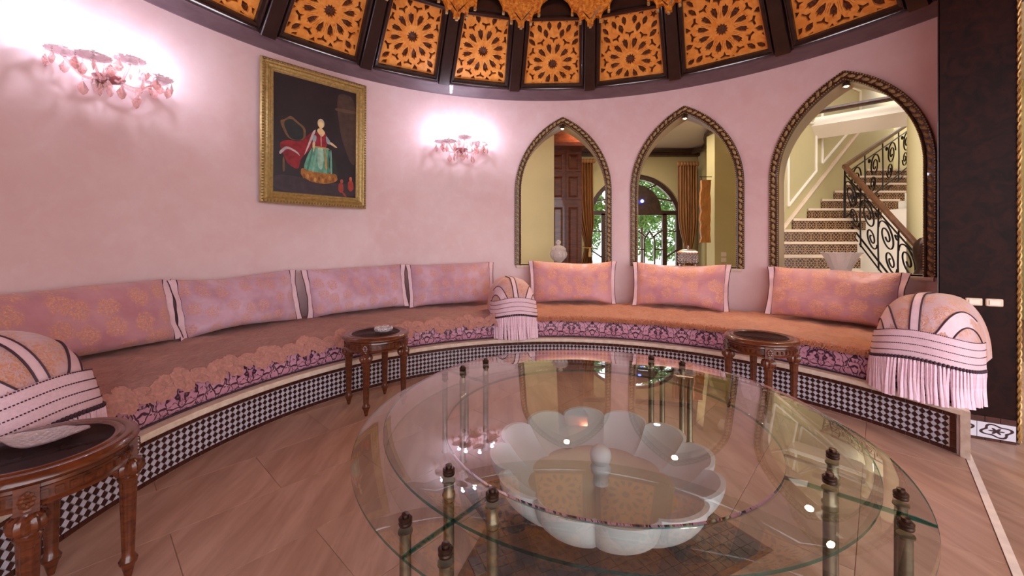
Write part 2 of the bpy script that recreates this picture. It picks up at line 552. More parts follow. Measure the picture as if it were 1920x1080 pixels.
M['gilt_dark'] = plain('tarnished_gilt', (142, 120, 78), 0.4, 0.5, 0.3, 50, 0.4)
M['pink_glass'] = m_crystal('pink_crystal', (0.97, 0.80, 0.78), 0.4)
M['dish_crystal'] = m_crystal('frosted_rose_crystal', (0.90, 0.80, 0.82), 0.3, 0.5)
M['clear_crystal'] = m_crystal('clear_crystal', (0.95, 0.93, 0.95), 0.5)
M['sconce_plate'] = plain('rose_enamel', (186, 120, 124), 0.25, 0, 0.1, 10, 0, 0.5)
M['bulb'] = m_emit('lit_bulb', (0.93, 0.95, 1.0), 14.0)
M['warm_bulb'] = m_emit('lit_spot_bulb', (1.0, 0.82, 0.55), 16.0)
M['silver'] = plain('silver_metal', (196, 184, 176), 0.25, 0.9, 0.15, 50)
M['iron'] = plain('wrought_iron', (34, 28, 26), 0.4, 0.6, 0.15, 30)
M['rail_wood'] = m_wood('handrail_wood', (70, 40, 22), (112, 68, 38), 0.3, (5, 5, 5), 0.4)
M['tread'] = plain('pale_marble_tread', (220, 196, 166), 0.3, 0, 0.08, 4)
M['riser'] = m_riser()
M['cabinet'] = m_wood('red_brown_cabinet_wood', (64, 26, 12), (116, 54, 26), 0.3, (3, 3, 12), 0.4)
M['curtain'] = m_wood('bronze_gold_curtain', (134, 88, 50), (176, 124, 76), 0.5, (10, 10, 2), 0.0)
M['driftwood'] = m_wood('honey_driftwood', (140, 82, 34), (204, 138, 70), 0.5, (6, 6, 2), 0.1)
M['door_wood'] = m_wood('dark_door_wood', (52, 36, 28), (84, 62, 48), 0.35, (4, 4, 4), 0.2)
M['win_glass'] = m_glass('window_pane_glass', (0.95, 0.97, 0.97), 0.0, 1.4)
M['leafgreen'] = plain('garden_foliage', (88, 128, 60), 0.6, 0, 0.4, 6)
M['garden'] = plain('sunny_gravel', (228, 216, 196), 0.8)
# ------------------------------------------------------------------ the alcove: floor
RW = 3.5            # wall radius
RB = 2.21           # front of the bench base
HALL_Z = -0.15      # the hall lies one step lower
AX = Vector((0.678, 0.735))      # along the step
BX = Vector((0.735, -0.678))     # towards the hall
STEP_B = 1.285

def slab_floor(root, name, b0, b1, db, a0, a1, da, z, th, keep):
    cache = {}
    j = 0
    b = b0
    while b < b1 - 1e-6:
        a = a0 - (da / 2 if j % 2 else 0)
        while a < a1:
            ca, cb = a + da / 2, b + db / 2
            x, y = AX.x * ca + BX.x * cb, AX.y * ca + BX.y * cb
            if keep(x, y):
                if 'm' not in cache:
                    mb = MB()
                    g = 0.0005
                    hx, hy = da / 2 - g, db / 2 - g
                    bv = 0.002
                    v = []
                    for q, zz in ((0, -th), (0, -bv), (bv, 0)):
                        v += [(-hx + q, -hy + q, zz), (hx - q, -hy + q, zz), (hx - q, hy - q, zz), (-hx + q, hy - q, zz)]
                    f = [(8, 9, 10, 11)]
                    for k in (0, 4):
                        f += [(k + i, k + (i + 1) % 4, k + 4 + (i + 1) % 4, k + 4 + i) for i in range(4)]
                    mb.add(v, f)
                    cache['m'] = mb.mesh(name, M['marble'])
                Mx = basis((AX.x, AX.y, 0), (-AX.y, AX.x, 0), (0, 0, 1), (x, y, z))
                place(name, cache['m'], Mx, root)
            a += da
        b += db
        j += 1

floor = struct_root('floor')
mb = MB()
# bed under the alcove slabs, cut by the step line
pts = []
a_end = math.sqrt(3.8 ** 2 - STEP_B ** 2)
n0 = math.atan2(AX.x * -a_end + BX.x * STEP_B, AX.y * -a_end + BX.y * STEP_B)
n1 = math.atan2(AX.x * a_end + BX.x * STEP_B, AX.y * a_end + BX.y * STEP_B)
if n0 < n1: pass
ph0, ph1 = n1, n0 + (2 * pi if n0 < n1 - 2 * pi else 0)
# go counter-clockwise the long way round from the near-right end through the back to the other end
span = (ph0 - ph1) % (2 * pi)
for i in range(49):
    a = ph0 - span * i / 48
    pts.append((3.8 * sin(a), 3.8 * cos(a)))
mb.prism(pts, lambda x, y, d: (x, y, d), HALL_Z - 0.05, -0.021, 0)
mb.build('floor_bed', M['joint'], floor)
slab_floor(floor, 'floor_slab', STEP_B - 0.03 - 0.42 * 9, STEP_B - 0.03, 0.42, -3.4, 3.4, 0.84, 0.0, 0.02,
           lambda x, y: math.hypot(x, y) < 2.62)
mb = MB()
c = BX * (STEP_B - 0.014)
mb.box((c.x, c.y, -0.012), (6.3, 0.028, 0.028), rz=math.atan2(AX.y, AX.x))
mb.build('step_nosing', M['nosing'], floor)
mb = MB()
c = BX * (STEP_B - 0.006)
mb.box((c.x, c.y, (HALL_Z - 0.026) / 2 - 0.013), (6.3, 0.012, -HALL_Z - 0.026), rz=math.atan2(AX.y, AX.x))
mb.build('step_riser', M['marble'], floor)

floor_h = struct_root('floor_hall', (0, 0, HALL_Z))
mb = MB()
mb.box((4.0, 1.0, HALL_Z - 0.071), (20, 21, 0.1))
mb.build('hall_floor_bed', M['joint'], floor_h)
slab_floor(floor_h, 'floor_slab', STEP_B + 0.002, STEP_B + 0.6 * 13, 0.6, -4.4, 6.4, 1.2, HALL_Z, 0.02, lambda x, y: x < 8.2 and y < 3.2 and y > -6)

# ------------------------------------------------------------------ the alcove: round wall with three pointed arches
ARCH = [4.5, 28.9, 53.4]
AW, ASILL, ASPR, ARHO = 0.63, 0.925, 1.89, 1.077
def arch_path(d, n=14, zb=ASILL):
    w, q, rho = AW - d, ARHO - AW, ARHO - d
    am = math.acos(q / rho)
    left = [(-w, zb + (ASPR - zb) * i / 4) for i in range(4)] + [(q - rho * cos(am * i / n), ASPR + rho * sin(am * i / n)) for i in range(n + 1)]
    return left + [(-x, z) for x, z in reversed(left[:-1])]
def on_wall(phc):
    return lambda s, z, d: P(phc + math.degrees(s / RW), RW - d, z)
WT = 0.30
PH_R, PH_L = 64.2, -158.5
k = RW * pi / 180
outer = []
ztop = 3.16
nph = 90
for i in range(nph + 1):
    outer.append(((PH_R + (PH_L - PH_R) * i / nph) * k, 0.0))
for i in range(nph, -1, -1):
    outer.append(((PH_R + (PH_L - PH_R) * i / nph) * k, ztop))
holes = []
for pc in ARCH:
    holes.append([(s + pc * k, z) for s, z in arch_path(0.058)])
extra = []
for i in range(1, nph):
    s = (PH_R + (PH_L - PH_R) * i / nph) * k
    for z in (0.45, 0.9, 1.4, 1.9, 2.4, 2.9):
        p = (s, z)
        if any(abs(s - pc * k) < 0.66 and 0.9 < z < 2.9 for pc in ARCH): continue
        extra.append(p)
wall = struct_root('wall_back')
mb = MB()
plate(mb, outer, holes, lambda s, z, d: P(s / k, RW + d, z), WT, 0.0, 0, 0, True, extra)
wo = mb.build('plaster_face', M['plaster'], wall, smooth=20)

# arch linings, frames, sills, spots
leaf = MB()
def leaf_fn(u, v):
    x = (u - 0.5) * 0.066
    w = 0.017 * (sin(pi * min(1, u * 1.02)) ** 0.7) + 0.001
    y = 0.010 * sin(3.2 * (u - 0.5)) + (v - 0.5) * 2 * w
    z = 0.013 * (1 - abs(2 * v - 1) ** 1.6) * (0.35 + 0.65 * sin(pi * u)) + 0.004 * sin(u * 18)
    return (x, y, z)
leaf.grid(leaf_fn, 7, 4)
leaf_me = leaf.mesh('carved_leaf', M['leaf_gold'], 60)
spot_shell = None
arch_words = ['between the wall sconce and the middle arch', 'middle of the three arches', 'largest looking, beside the dark pier']
for ai, pc in enumerate(ARCH):
    f = on_wall(pc)
    rv = MB()
    pth = arch_path(0.060)
    rv.sweep([[f(s, z, 0.01) for s, z in pth], [f(s, z, -WT - 0.005) for s, z in pth]])
    # thickness so the lining is a real shell
    pth2 = arch_path(0.080)
    rv.sweep([[f(s, z, 0.01) for s, z in pth2], [f(s, z, -WT - 0.005) for s, z in pth2]])
    rv.sweep([[f(s, z, -WT - 0.005) for s, z in pth], [f(s, z, -WT - 0.005) for s, z in pth2]])
    rv.build('arch_lining', M['reveal'], wall, smooth=50)
    sl = MB()
    n = 10
    for (d0, d1, z0, z1) in ((-WT - 0.01, 0.022, 0.89, 0.925),):
        w = AW - 0.02
        rows = []
        for d, z in ((d0, z0), (d1, z0), (d1 + 0.006, (z0 + z1) / 2), (d1, z1), (d0, z1), (d0, z0)):
            rows.append([f(-w + 2 * w * i / n, z, d) for i in range(n + 1)])
        sl.sweep(rows)
        for e in (0, n):
            sl.add([rows[q][e] for q in range(5)], [(0, 1, 2, 3, 4)])
    so = sl.build('arch_sill', M['cap'], wall, smooth=40)
    base = P(pc, RW - 0.02, 0.93)
    fr = bpy.data.objects.new('arch_frame', None)
    COL.objects.link(fr)
    fr.parent = wall
    WL[fr.name] = WL[wall.name]
    mo = MB()
    prof = [(0.0, 0.0), (0.0, 0.022), (0.006, 0.03), (0.014, 0.03), (0.019, 0.02), (0.058, 0.018), (0.063, 0.03), (0.072, 0.034), (0.082, 0.026), (0.085, 0.0), (0.085, -0.02)]
    rows = [[f(s, z, pr) for s, z in arch_path(d, 18)] for d, pr in prof]
    mo.sweep(rows)
    for e in (0, -1):
        q = [r[e] for r in rows]
        mo.add(q, [tuple(range(len(q)))])
    mo.build('moulding', M['frame_dark'], fr, smooth=35)
    be = MB()
    for d, pr, stp, rr in ((0.009, 0.031, 0.024, 0.0065), (0.078, 0.031, 0.022, 0.006)):
        pth = arch_path(d, 40)
        acc = 0.0
        last = pth[0]
        for q in range(1, len(pth)):
            L = math.dist(pth[q], pth[q - 1])
            t0 = acc
            while t0 < L:
                w = t0 / L
                s = pth[q - 1][0] * (1 - w) + pth[q][0] * w
                z = pth[q - 1][1] * (1 - w) + pth[q][1] * w
                be.sphere(f(s, z, pr), rr, 6, 4)
                t0 += stp
            acc = t0 - L
    tag(be.build('bead_edge', M['leaf_gold'], fr, smooth=60), kind='stuff')
    pth = arch_path(0.038, 40)
    acc, flip = 0.03, 1
    for q in range(1, len(pth)):
        L = math.dist(pth[q], pth[q - 1])
        t0 = acc
        while t0 < L:
            w = t0 / L
            s = pth[q - 1][0] * (1 - w) + pth[q][0] * w
            z = pth[q - 1][1] * (1 - w) + pth[q][1] * w
            o = Vector(f(s, z, 0.017))
            e = 0.004
            ds = (pth[q][0] - pth[q - 1][0]) / L
            dz = (pth[q][1] - pth[q - 1][1]) / L
            tx = (Vector(f(s + ds * e, z + dz * e, 0.017)) - o).normalized()
            nr = -Vector((o.x, o.y, 0)).normalized()
            ty = nr.cross(tx)
            tx = (tx + ty * 0.35 * flip).normalized()
            ty = nr.cross(tx)
            place('carved_leaf', leaf_me, basis(tx, ty, nr, o), fr)
            flip = -flip
            t0 += 0.062
        acc = t0 - L
    # small spotlight under the point of the arch
    az = ASPR + math.sqrt((ARHO - 0.08) ** 2 - (ARHO - AW) ** 2)
    sp = f(0, az - 0.035, -0.06)
    st = thing('arch_spotlight', (sp[0], sp[1], sp[2]), ['small bronze spotlight above the crystal jar', 'small bronze spotlight above the silver casket', 'small bronze spotlight above the crystal bowl'][ai], 'spotlight', 'spotlights in the arch points')
    h = MB()
    h.lathe([(0.0, 0.05), (0.012, 0.05), (0.014, 0.03), (0.028, 0.018), (0.034, -0.012), (0.03, -0.014), (0.026, 0.0), (0.0, 0.004)], 16, sp)
    h.build('spot_shell', M['bronze'], st, smooth=50)
    h = MB()
    h.sphere((sp[0], sp[1], sp[2] - 0.006), 0.018, 10, 6)
    h.build('bulb', M['warm_bulb'], st, smooth=60)
    ld = bpy.data.lights.new('arch_spot_light', 'SPOT')
    ld.energy = 46
    ld.color = (1.0, 0.62, 0.30)
    ld.spot_size = rad(100)
    ld.spot_blend = 0.9
    ld.shadow_soft_size = 0.04
    lo = bpy.data.objects.new('arch_spot_light', ld)
    COL.objects.link(lo)
    lo.parent = st
    lp = Vector(f(0, az - 0.07, 0.0))
    lo.location = lp - Vector(sp)
    tgt = Vector(P(pc, 2.75, 0.5))
    lo.rotation_euler = (tgt - lp).to_track_quat('-Z', 'Y').to_euler()

# ------------------------------------------------------------------ ceiling: cornice ring, ribs, carved panels, hanging arches
ceil = struct_root('ceiling', (0, 0, 3.09))
def ring(prof, name, mat, parent, n=120, smooth=30, a0=0, a1=360):
    mb = MB()
    k = n
    rows = [[P(a0 + (a1 - a0) * i / n, r, z) for i in range(n + (0 if a1 - a0 == 360 else 1))] for r, z in prof]
    mb.sweep(rows, closed_u=(a1 - a0 == 360))
    return mb.build(name, mat, parent, smooth=smooth)
ring([(3.53, 3.085), (3.485, 3.085), (3.475, 3.10), (3.40, 3.175), (3.385, 3.178), (3.385, 3.20), (3.55, 3.36), (3.83, 3.20), (3.83, 3.085), (3.53, 3.085)], 'cornice', M['cornice'], ceil)
RIBS = [-53.3, -36.9, -21.4, -6.2, 10.15, 27.4, 45.6]
RIBS = [-53.3 - 16.6 * i for i in range(7, 0, -1)] + RIBS + [45.6 + 17.0 * i for i in range(1, 8)]
gap = 360 - (RIBS[-1] - RIBS[0])
SL = math.sqrt(0.5)
R0, Z0, SLEN = 3.375, 3.195, 0.80
def slope(s, d=0.0):
    """r,z on the panel slope at slant distance s, raised d towards the room"""
    return R0 - s * SL - d * SL, Z0 + s * SL - d * SL
def pol_frame(ph):
    a = rad(ph)
    out = Vector((sin(a), cos(a), 0))
    tan = Vector((cos(a), -sin(a), 0))
    up = (-out * SL + Vector((0, 0, SL)))
    nrm = (-out * SL - Vector((0, 0, SL)))
    return out, tan, up, nrm
for ph in RIBS:
    out, tan, up, nrm = pol_frame(ph)
    mb = MB()
    rows = []
    prof = [(-0.085, -0.06), (-0.085, 0.0), (-0.078, 0.012), (-0.07, 0.012), (-0.066, 0.05), (-0.058, 0.058), (0.058, 0.058), (0.066, 0.05), (0.07, 0.012), (0.078, 0.012), (0.085, 0.0), (0.085, -0.06)]
    for s in (-0.015, SLEN + 0.16):
        sc = 1.0 - 0.16 * s
        o = out * R0 + Vector((0, 0, Z0)) + up * s
        rows.append([tuple(o + tan * (x * sc) + nrm * y) for x, y in prof])
    mb.sweep(rows)
    for r in rows: mb.add(r, [tuple(range(len(r)))])
    mb.build('rib', M['ebony'], ceil)

def clip_poly(poly, clip):
    outp = poly
    n = len(clip)
    for i in range(n):
        a, b = clip[i], clip[(i + 1) % n]
        ins = lambda p: (b[0] - a[0]) * (p[1] - a[1]) - (b[1] - a[1]) * (p[0] - a[0]) >= 0
        src, outp = outp, []
        for j in range(len(src)):
            p, q = src[j - 1], src[j]
            ip, iq = ins(p), ins(q)
            if ip != iq:
                d1 = (b[0] - a[0]) * (p[1] - a[1]) - (b[1] - a[1]) * (p[0] - a[0])
                d2 = (b[0] - a[0]) * (q[1] - a[1]) - (b[1] - a[1]) * (q[0] - a[0])
                t = d1 / (d1 - d2)
                outp.append((p[0] + (q[0] - p[0]) * t, p[1] + (q[1] - p[1]) * t))
            if iq: outp.append(q)
        if len(outp) < 3: return []
    return outp
def area(p):
    return abs(sum(p[i - 1][0] * p[i][1] - p[i][0] * p[i - 1][1] for i in range(len(p)))) / 2
def pol(c, r, a, poly, sc=1.0):
    """poly given as (radial, tangential) offsets at radius r, angle a"""
    ca, sa = cos(a), sin(a)
    return [(c[0] + (r + x * sc) * ca - y * sc * sa, c[1] + (r + x * sc) * sa + y * sc * ca) for x, y in poly]
def rosette(c, R, n, rot):
    hs, knobs = [], []
    hs.append([(c[0] + R * (0.19 if i % 2 else 0.135) * cos(rot + pi * i / n), c[1] + R * (0.19 if i % 2 else 0.135) * sin(rot + pi * i / n)) for i in range(2 * n)])
    petal = [(-0.155, 0), (-0.03, 0.062), (0.085, 0.064), (0.105, 0.05), (0.10, 0.02), (0.155, 0), (0.10, -0.02), (0.105, -0.05), (0.085, -0.064), (-0.03, -0.062)]
    chev = [(-0.10, 0.0), (0.0, 0.035), (0.03, 0.125), (0.085, 0.105), (0.05, 0.0), (0.085, -0.105), (0.03, -0.125), (0.0, -0.035)]
    hexa = [(-0.12, 0), (-0.03, 0.06), (0.06, 0.055), (0.12, 0), (0.06, -0.055), (-0.03, -0.06)]
    tri = [(-0.03, 0), (0.025, 0.016), (0.012, 0), (0.025, -0.016)]
    star = [(0.1 * cos(pi * i / 5) * (1 if i % 2 == 0 else 0.5), 0.1 * sin(pi * i / 5) * (1 if i % 2 == 0 else 0.5)) for i in range(10)]
    for i in range(n):
        a = rot + 2 * pi * i / n
        h = rot + 2 * pi * (i + 0.5) / n
        hs.append(pol(c, 0.55 * R, a, petal, R * 1.28))
        for sl in (-1, 1):
            hs.append(pol(c, 0.47 * R, h + sl * 0.052, [(-0.13, 0.004), (0.15, 0.004), (0.15, -0.004), (-0.13, -0.004)], R))
        hs.append(pol(c, 0.27 * R, h, tri, R))
        hs.append(pol(c, 0.82 * R, h, chev, R * 1.18))
        hs.append(pol(c, 1.05 * R, a, hexa, R * 1.33))
        hs.append(pol(c, 1.00 * R, h, tri, R))
    for ringr, cnt, sh, o in ((1.27, 24, hexa, 0.5), (1.52, 24, star, 0.0), (1.77, 30, hexa, 0.5), (2.02, 30, chev, 0.0), (2.27, 36, hexa, 0.5), (2.52, 36, star, 0.0), (2.77, 40, hexa, 0.5)):
        for i in range(cnt):
            a = rot + 2 * pi * (i + o) / cnt
            hs.append(pol(c, ringr * R, a, sh, R * 1.22))
    return hs
bays = list(zip(RIBS[:-1], RIBS[1:])) + [(RIBS[-1], RIBS[0] + 360)]
CEN = {-53.3: 0.50, -36.9: 0.52, -21.4: 0.50, -6.2: 0.36, 10.15: 0.34, 27.4: 0.47}
for bi, (pa, pb) in enumerate(bays):
    pm = (pa + pb) / 2
    hd = rad((pb - pa) / 2)
    out, tan, up, nrm = pol_frame(pm)
    ch = cos(hd)
    def half(s, inset=0.0):
        r = R0 - s * SL
        return r * sin(hd) - 0.078 * (1 - 0.16 * s) - inset
    def fn(x, y, d, out=out, tan=tan, up=up, nrm=nrm, ch=ch):
        return tuple(out * (R0 * ch) + Vector((0, 0, Z0)) + tan * x + up * y + nrm * d)
    vis = -90 < pm < 75
    pan = struct = bpy.data.objects.new('carved_panel', None)
    COL.objects.link(pan)
    pan.parent = ceil
    WL[pan.name] = WL['ceiling']
    s0, s1 = 0.03, SLEN
    # dark frame moulding round the panel
    fr = MB()
    ins = [(0.0, 0.012), (0.012, 0.034), (0.02, 0.034), (0.026, 0.018), (0.05, 0.012), (0.055, -0.02)]
    rows = []
    for i_, d_ in ins:
        rows.append([fn(-half(s0 - 0.03, i_), s0 - 0.03 + i_, d_), fn(half(s0 - 0.03, i_), s0 - 0.03 + i_, d_), fn(half(s1, i_), s1 + 0.03 - i_, d_), fn(-half(s1, i_), s1 + 0.03 - i_, d_)])
    fr.sweep(rows, closed_u=True)
    fr.build('panel_moulding', M['ebony'], pan)
    bk = MB()
    bk.prism([(-half(s0, -0.02), s0 - 0.03), (half(s0, -0.02), s0 - 0.03), (half(s1, -0.02), s1 + 0.04), (-half(s1, -0.02), s1 + 0.04)], fn, -0.09, -0.05)
    bk.build('panel_back', M['insert'], pan)
    lt = MB()
    q0, q1 = s0 + 0.022, s1 - 0.022
    outer = [(-half(q0, 0.05), q0), (half(q0, 0.05), q0), (half(q1, 0.05), q1), (-half(q1, 0.05), q1)]
    g = 0.012
    clip = [(-half(q0, 0.05 + g), q0 + g), (half(q0, 0.05 + g), q0 + g), (half(q1, 0.05 + g), q1 - g), (-half(q1, 0.05 + g), q1 - g)]
    if vis:
        cy = SLEN * CEN.get(round(pa, 2), 0.48)
        Rr = 0.34
        hs = []
        for h in rosette((0, cy), Rr, 12, rad(15)):
            cx = sum(p[0] for p in h) / len(h); cyy = sum(p[1] for p in h) / len(h)
            h2 = clip_poly(h, clip)
            if len(h2) >= 3 and area(h2) > 0.00012:
                # drop doubled points
                h3 = [p for i, p in enumerate(h2) if math.dist(p, h2[i - 1]) > 1e-4]
                if len(h3) >= 3: hs.append(h3)
        plate(lt, outer, hs, fn, -0.05, -0.022, 0, 0, False)
        lt.build('lattice', M['lattice'], pan)
    else:
        lt.prism(outer, fn, -0.05, -0.022)
        lt.build('lattice', M['lattice'], pan)
# dark frieze and upper cupola
r1, z1 = slope(SLEN + 0.02)
ring([(r1 + 0.05, z1 - 0.01), (r1 - 0.03, z1 + 0.0), (r1 - 0.06, z1 + 0.03), (r1 - 0.06, z1 + 0.30), (r1 - 0.02, z1 + 0.34), (r1 + 0.1, z1 + 0.34)], 'frieze', M['ebony'], ceil)
ring([(r1 - 0.05, z1 + 0.28), (2.3, 4.55), (1.6, 4.95), (0.8, 5.15), (0.01, 5.2), (0.01, 5.3), (1.6, 5.05), (2.5, 4.7), (r1 + 0.1, z1 + 0.34)], 'cupola', M['pendant'], ceil)
# carved pendants standing off the frieze, one on every rib and a smaller pair between
pend = [(0.0, 0.0), (0.032, 0.0), (0.034, 0.05), (0.06, 0.085), (0.095, 0.075), (0.098, 0.045), (0.118, 0.045), (0.122, 0.10), (0.15, 0.15), (0.185, 0.165), (0.188, 0.135), (0.206, 0.135), (0.212, 0.20), (0.245, 0.26), (0.30, 0.30), (0.36, 0.32), (0.40, 0.42), (0.40, 0.52)]
poly = pend + [(-x, y) for x, y in reversed(pend[1:])]
for ph in RIBS:
    out, tan, up, nrm = pol_frame(ph)
    lean = 0.22
    zb = z1 - 0.16
    def fp(x, y, d, out=out, tan=tan, zb=zb):
        return tuple(out * (r1 - 0.10 - d - y * lean * 0.5 - 0.25 * x * x) + tan * x + Vector((0, 0, zb + y)))
    pr = bpy.data.objects.new('hanging_pendant', None)
    COL.objects.link(pr)
    pr.parent = ceil
    WL[pr.name] = WL['ceiling']
    mb = MB()
    mb.prism(poly, fp, -0.02, 0.035)
    mb.build('pendant_body', M['pendant'], pr)
    gr = MB()
    for sgn in (-1, 1):
        for off in (0.0, 0.022):
            gr.tube([fp(sgn * (0.006 + off + t * 0.52), 0.05 + off + t * 0.62 - 0.1 * t * t, 0.036) for t in [i / 10 for i in range(9)]], 0.005, 5)
    gr.build('carved_line', M['ebony'], pr)
    for x in (0.108, 0.197, -0.108, -0.197, 0.0):
        y = {0.108: 0.045, 0.197: 0.135, 0.0: 0.0}[abs(x)]
        dr = MB()
        c = fp(x, y - 0.012, 0.008)
        dr.box(c, (0.026, 0.03, 0.026), rz=-rad(ph))
        dr.build('pendant_drop', M['leaf_gold'], pr)

# ------------------------------------------------------------------ dark pier at the end of the alcove
pl = Vector((2.68, 1.12, 0)); prr = Vector((3.02, 0.92, 0))
pd = (prr - pl).normalized()
pn = Vector((-pd.y, pd.x, 0))           # away from the room
if pn.y < 0: pn = -pn
pw = (prr - pl).length
prz = math.atan2(pd.y, pd.x)
pier = struct_root('wall_pier', tuple(pl + Vector((0, 0, HALL_Z))))
mb = MB()
sdv = Vector((0.745, 0.667, 0))
q1_, q2_ = pl + sdv * 0.62, prr + sdv * 0.62
mb.prism([(pl.x + pn.x * 0.01, pl.y + pn.y * 0.01), (prr.x + pn.x * 0.01, prr.y + pn.y * 0.01), (q2_.x, q2_.y), (q1_.x, q1_.y)], lambda x, y, d: (x, y, d), HALL_Z, 4.05)
mb.build('pier_core', M['ebony'], pier)
mb = MB()
cpt = pl + pd * (pw / 2 - 0.006) + pn * 0.004
mb.box((cpt.x, cpt.y, (4.0 + 0.02) / 2), (pw - 0.028, 0.014, 3.98), rz=prz)
mb.build('pier_panel', M['lacquer'], pier)
rp = MB()
for s in (0, 1):
    pts = []
    for i in range(900):
        z = HALL_Z + 0.02 + i * 0.0045
        a = i * 0.28 + s * pi
        c = pl + pd * (pw - 0.008 + 0.006 * cos(a)) + pn * (-0.008 + 0.006 * sin(a))
        pts.append((c.x, c.y, z))
    rp.tube(pts, 0.006, 5)
rp.build('rope_trim', M['rope'], pier, smooth=60)
def pier_pt(s, z, d=0.0):
    c = pl + pd * s - pn * d
    return (c.x, c.y, z)
tw = (pw - 0.03) / 2
for i in range(2):
    mb = MB()
    s0, s1, z0, z1_ = 0.008 + i * tw, 0.008 + (i + 1) * tw - 0.003, HALL_Z + 0.02, HALL_Z + 0.125
    v = [pier_pt(s0, z0, 0.012), pier_pt(s1, z0, 0.012), pier_pt(s1, z1_, 0.012), pier_pt(s0, z1_, 0.012), pier_pt(s0, z0, -0.01), pier_pt(s1, z0, -0.01), pier_pt(s1, z1_, -0.01), pier_pt(s0, z1_, -0.01)]
    mb.add(v, [(0, 1, 2, 3), (0, 4, 5, 1), (1, 5, 6, 2), (2, 6, 7, 3), (3, 7, 4, 0)], 0, [(0, 0), (1, 0), (1, 1), (0, 1)] * 2)
    mb.build('motif_tile', M['bbtile'], pier)
for z0, z1_ in ((HALL_Z, HALL_Z + 0.017), (HALL_Z + 0.128, HALL_Z + 0.165)):
    nb = 5
    for i in range(nb):
        mb = MB()
        w = (pw - 0.03) / nb
        c = pier_pt(0.008 + w * (i + 0.5), (z0 + z1_) / 2, 0.003)
        mb.box(c, (w - 0.003, 0.018, z1_ - z0), rz=prz)
        mb.build('border_tile', M['tile_border'], pier)
sw_lab = ['cream light switch on the dark pier, nearest the pink wall', 'cream light switch in the middle of the three on the dark pier', 'cream light switch nearest the gilt rope on the dark pier']
for i, s in enumerate((0.075, 0.175, 0.272)):
    zc = 0.80
    st = thing('light_switch', pier_pt(s, zc, 0.005), sw_lab[i], 'switch', 'light switches on the pier')
    mb = MB()
    w, h = 0.041, 0.026
    rr = []
    for ww, hh, d in ((w, h, -0.004), (w, h, 0.010), (w - 0.004, h - 0.004, 0.015)):
        ring_ = []
        for q in range(24):
            a = 2 * pi * q / 24
            x = max(-1, min(1, 1.35 * cos(a))) * ww
            y = max(-1, min(1, 1.35 * sin(a))) * hh
            ring_.append(pier_pt(s + x, zc + y, d))
        rr.append(ring_)
    mb.sweep(rr, closed_u=True)
    mb.add(rr[-1], [tuple(range(24))])
    mb.build('switch_plate', M['switch'], st)
    mb = MB()
    mb.box(pier_pt(s, zc, 0.016), (0.052, 0.008, 0.03), rz=prz)
    mb.build('rocker', M['switch_rocker'], st)

# ------------------------------------------------------------------ the hall behind the arches
HC = 3.35
wl = MB()
YF = 7.3
DX, DZ, DR = 2.41, 1.69, 1.10      # arched doorway
dpoly = [(DX + DR, HALL_Z), (DX + DR, DZ)] + [(DX + DR * cos(pi * i / 24), DZ + DR * sin(pi * i / 24)) for i in range(1, 24)] + [(DX - DR, DZ), (DX - DR, HALL_Z)]
wpoly = [(-3.0, HALL_Z), (DX - DR, HALL_Z)] + list(reversed(dpoly))[1:-1] + [(DX + DR, HALL_Z), (9.0, HALL_Z), (9.0, HC + 1.8), (-3.0, HC + 1.8)]
plate(wl, wpoly, [], lambda x, z, d: (x, YF - d, z), -0.25, 0.0)
tag(wl.build('wall_far', M['cream'], None, loc=(2, YF, 0)), kind='structure')
mb = MB(); mb.box((-1.30, 4.72, 1.6), (3.16, 0.24, 3.5))
tag(mb.build('wall_left', M['cream'], None, loc=(-1.3, 4.72, HALL_Z)), kind='structure')
mb = MB()
mb.prism([(-3.0, 3.7), (4.1, 3.7), (4.1, 5.0), (7.4, 7.3), (-3.0, 7.3)], lambda x, y, d: (x, y, d), HC, HC + 0.15)
tag(mb.build('ceiling_hall', M['cream_white'], None, loc=(2, 5.5, HC)), kind='structure')
mb = MB(); mb.box((9.0, 2.0, 2.0), (0.2, 14.0, 4.4))
tag(mb.build('wall_right', M['cream'], None, loc=(9, 2, HALL_Z)), kind='structure')
mb = MB(); mb.box((6.9, 0.4, 4.27), (4.4, 11.0, 0.14))
tag(mb.build('ceiling_side', M['cream_white'], None, loc=(6.9, 0.4, 4.2)), kind='structure')
# stub wall with the light switch, seen in the middle arch
mb = MB(); mb.box((3.55, 5.6, 1.6), (0.56, 0.3, 3.5))
tag(mb.build('wall_stub', M['cream'], None, loc=(3.55, 5.6, HALL_Z)), kind='structure')
# dark cornice lines
mb = MB()
mb.box((2.4, YF - 0.05, 3.22), (4.6, 0.12, 0.07))
mb.box((2.4, YF - 0.08, 3.28), (4.6, 0.18, 0.05))
tag(mb.build('trim_1', M['frame_dark'], None, loc=(2.4, YF - 0.05, 3.2)), kind='structure')
mb = MB()
mb.tube([(-0.39 + (u - 960) / 748.4 * t_, t_ - 1.756, 3.27) for u, t_ in ((1298, 8.95), (1318, 8.6), (1326, 8.2), (1324, 7.8), (1326, 7.5), (1336, 7.22))], 0.055, 8)
tag(mb.build('trim_2', M['frame_dark'], None, loc=(3.0, 6.5, 3.2)), kind='structure')
def W(u, v, t):
    """a point of the place at forward distance t, found from a sight line"""
    return Vector((-0.39 + (u - 960) / 748.4 * t, -1.756 + t, 1.2 - (v - 458) / 748.4 * t))

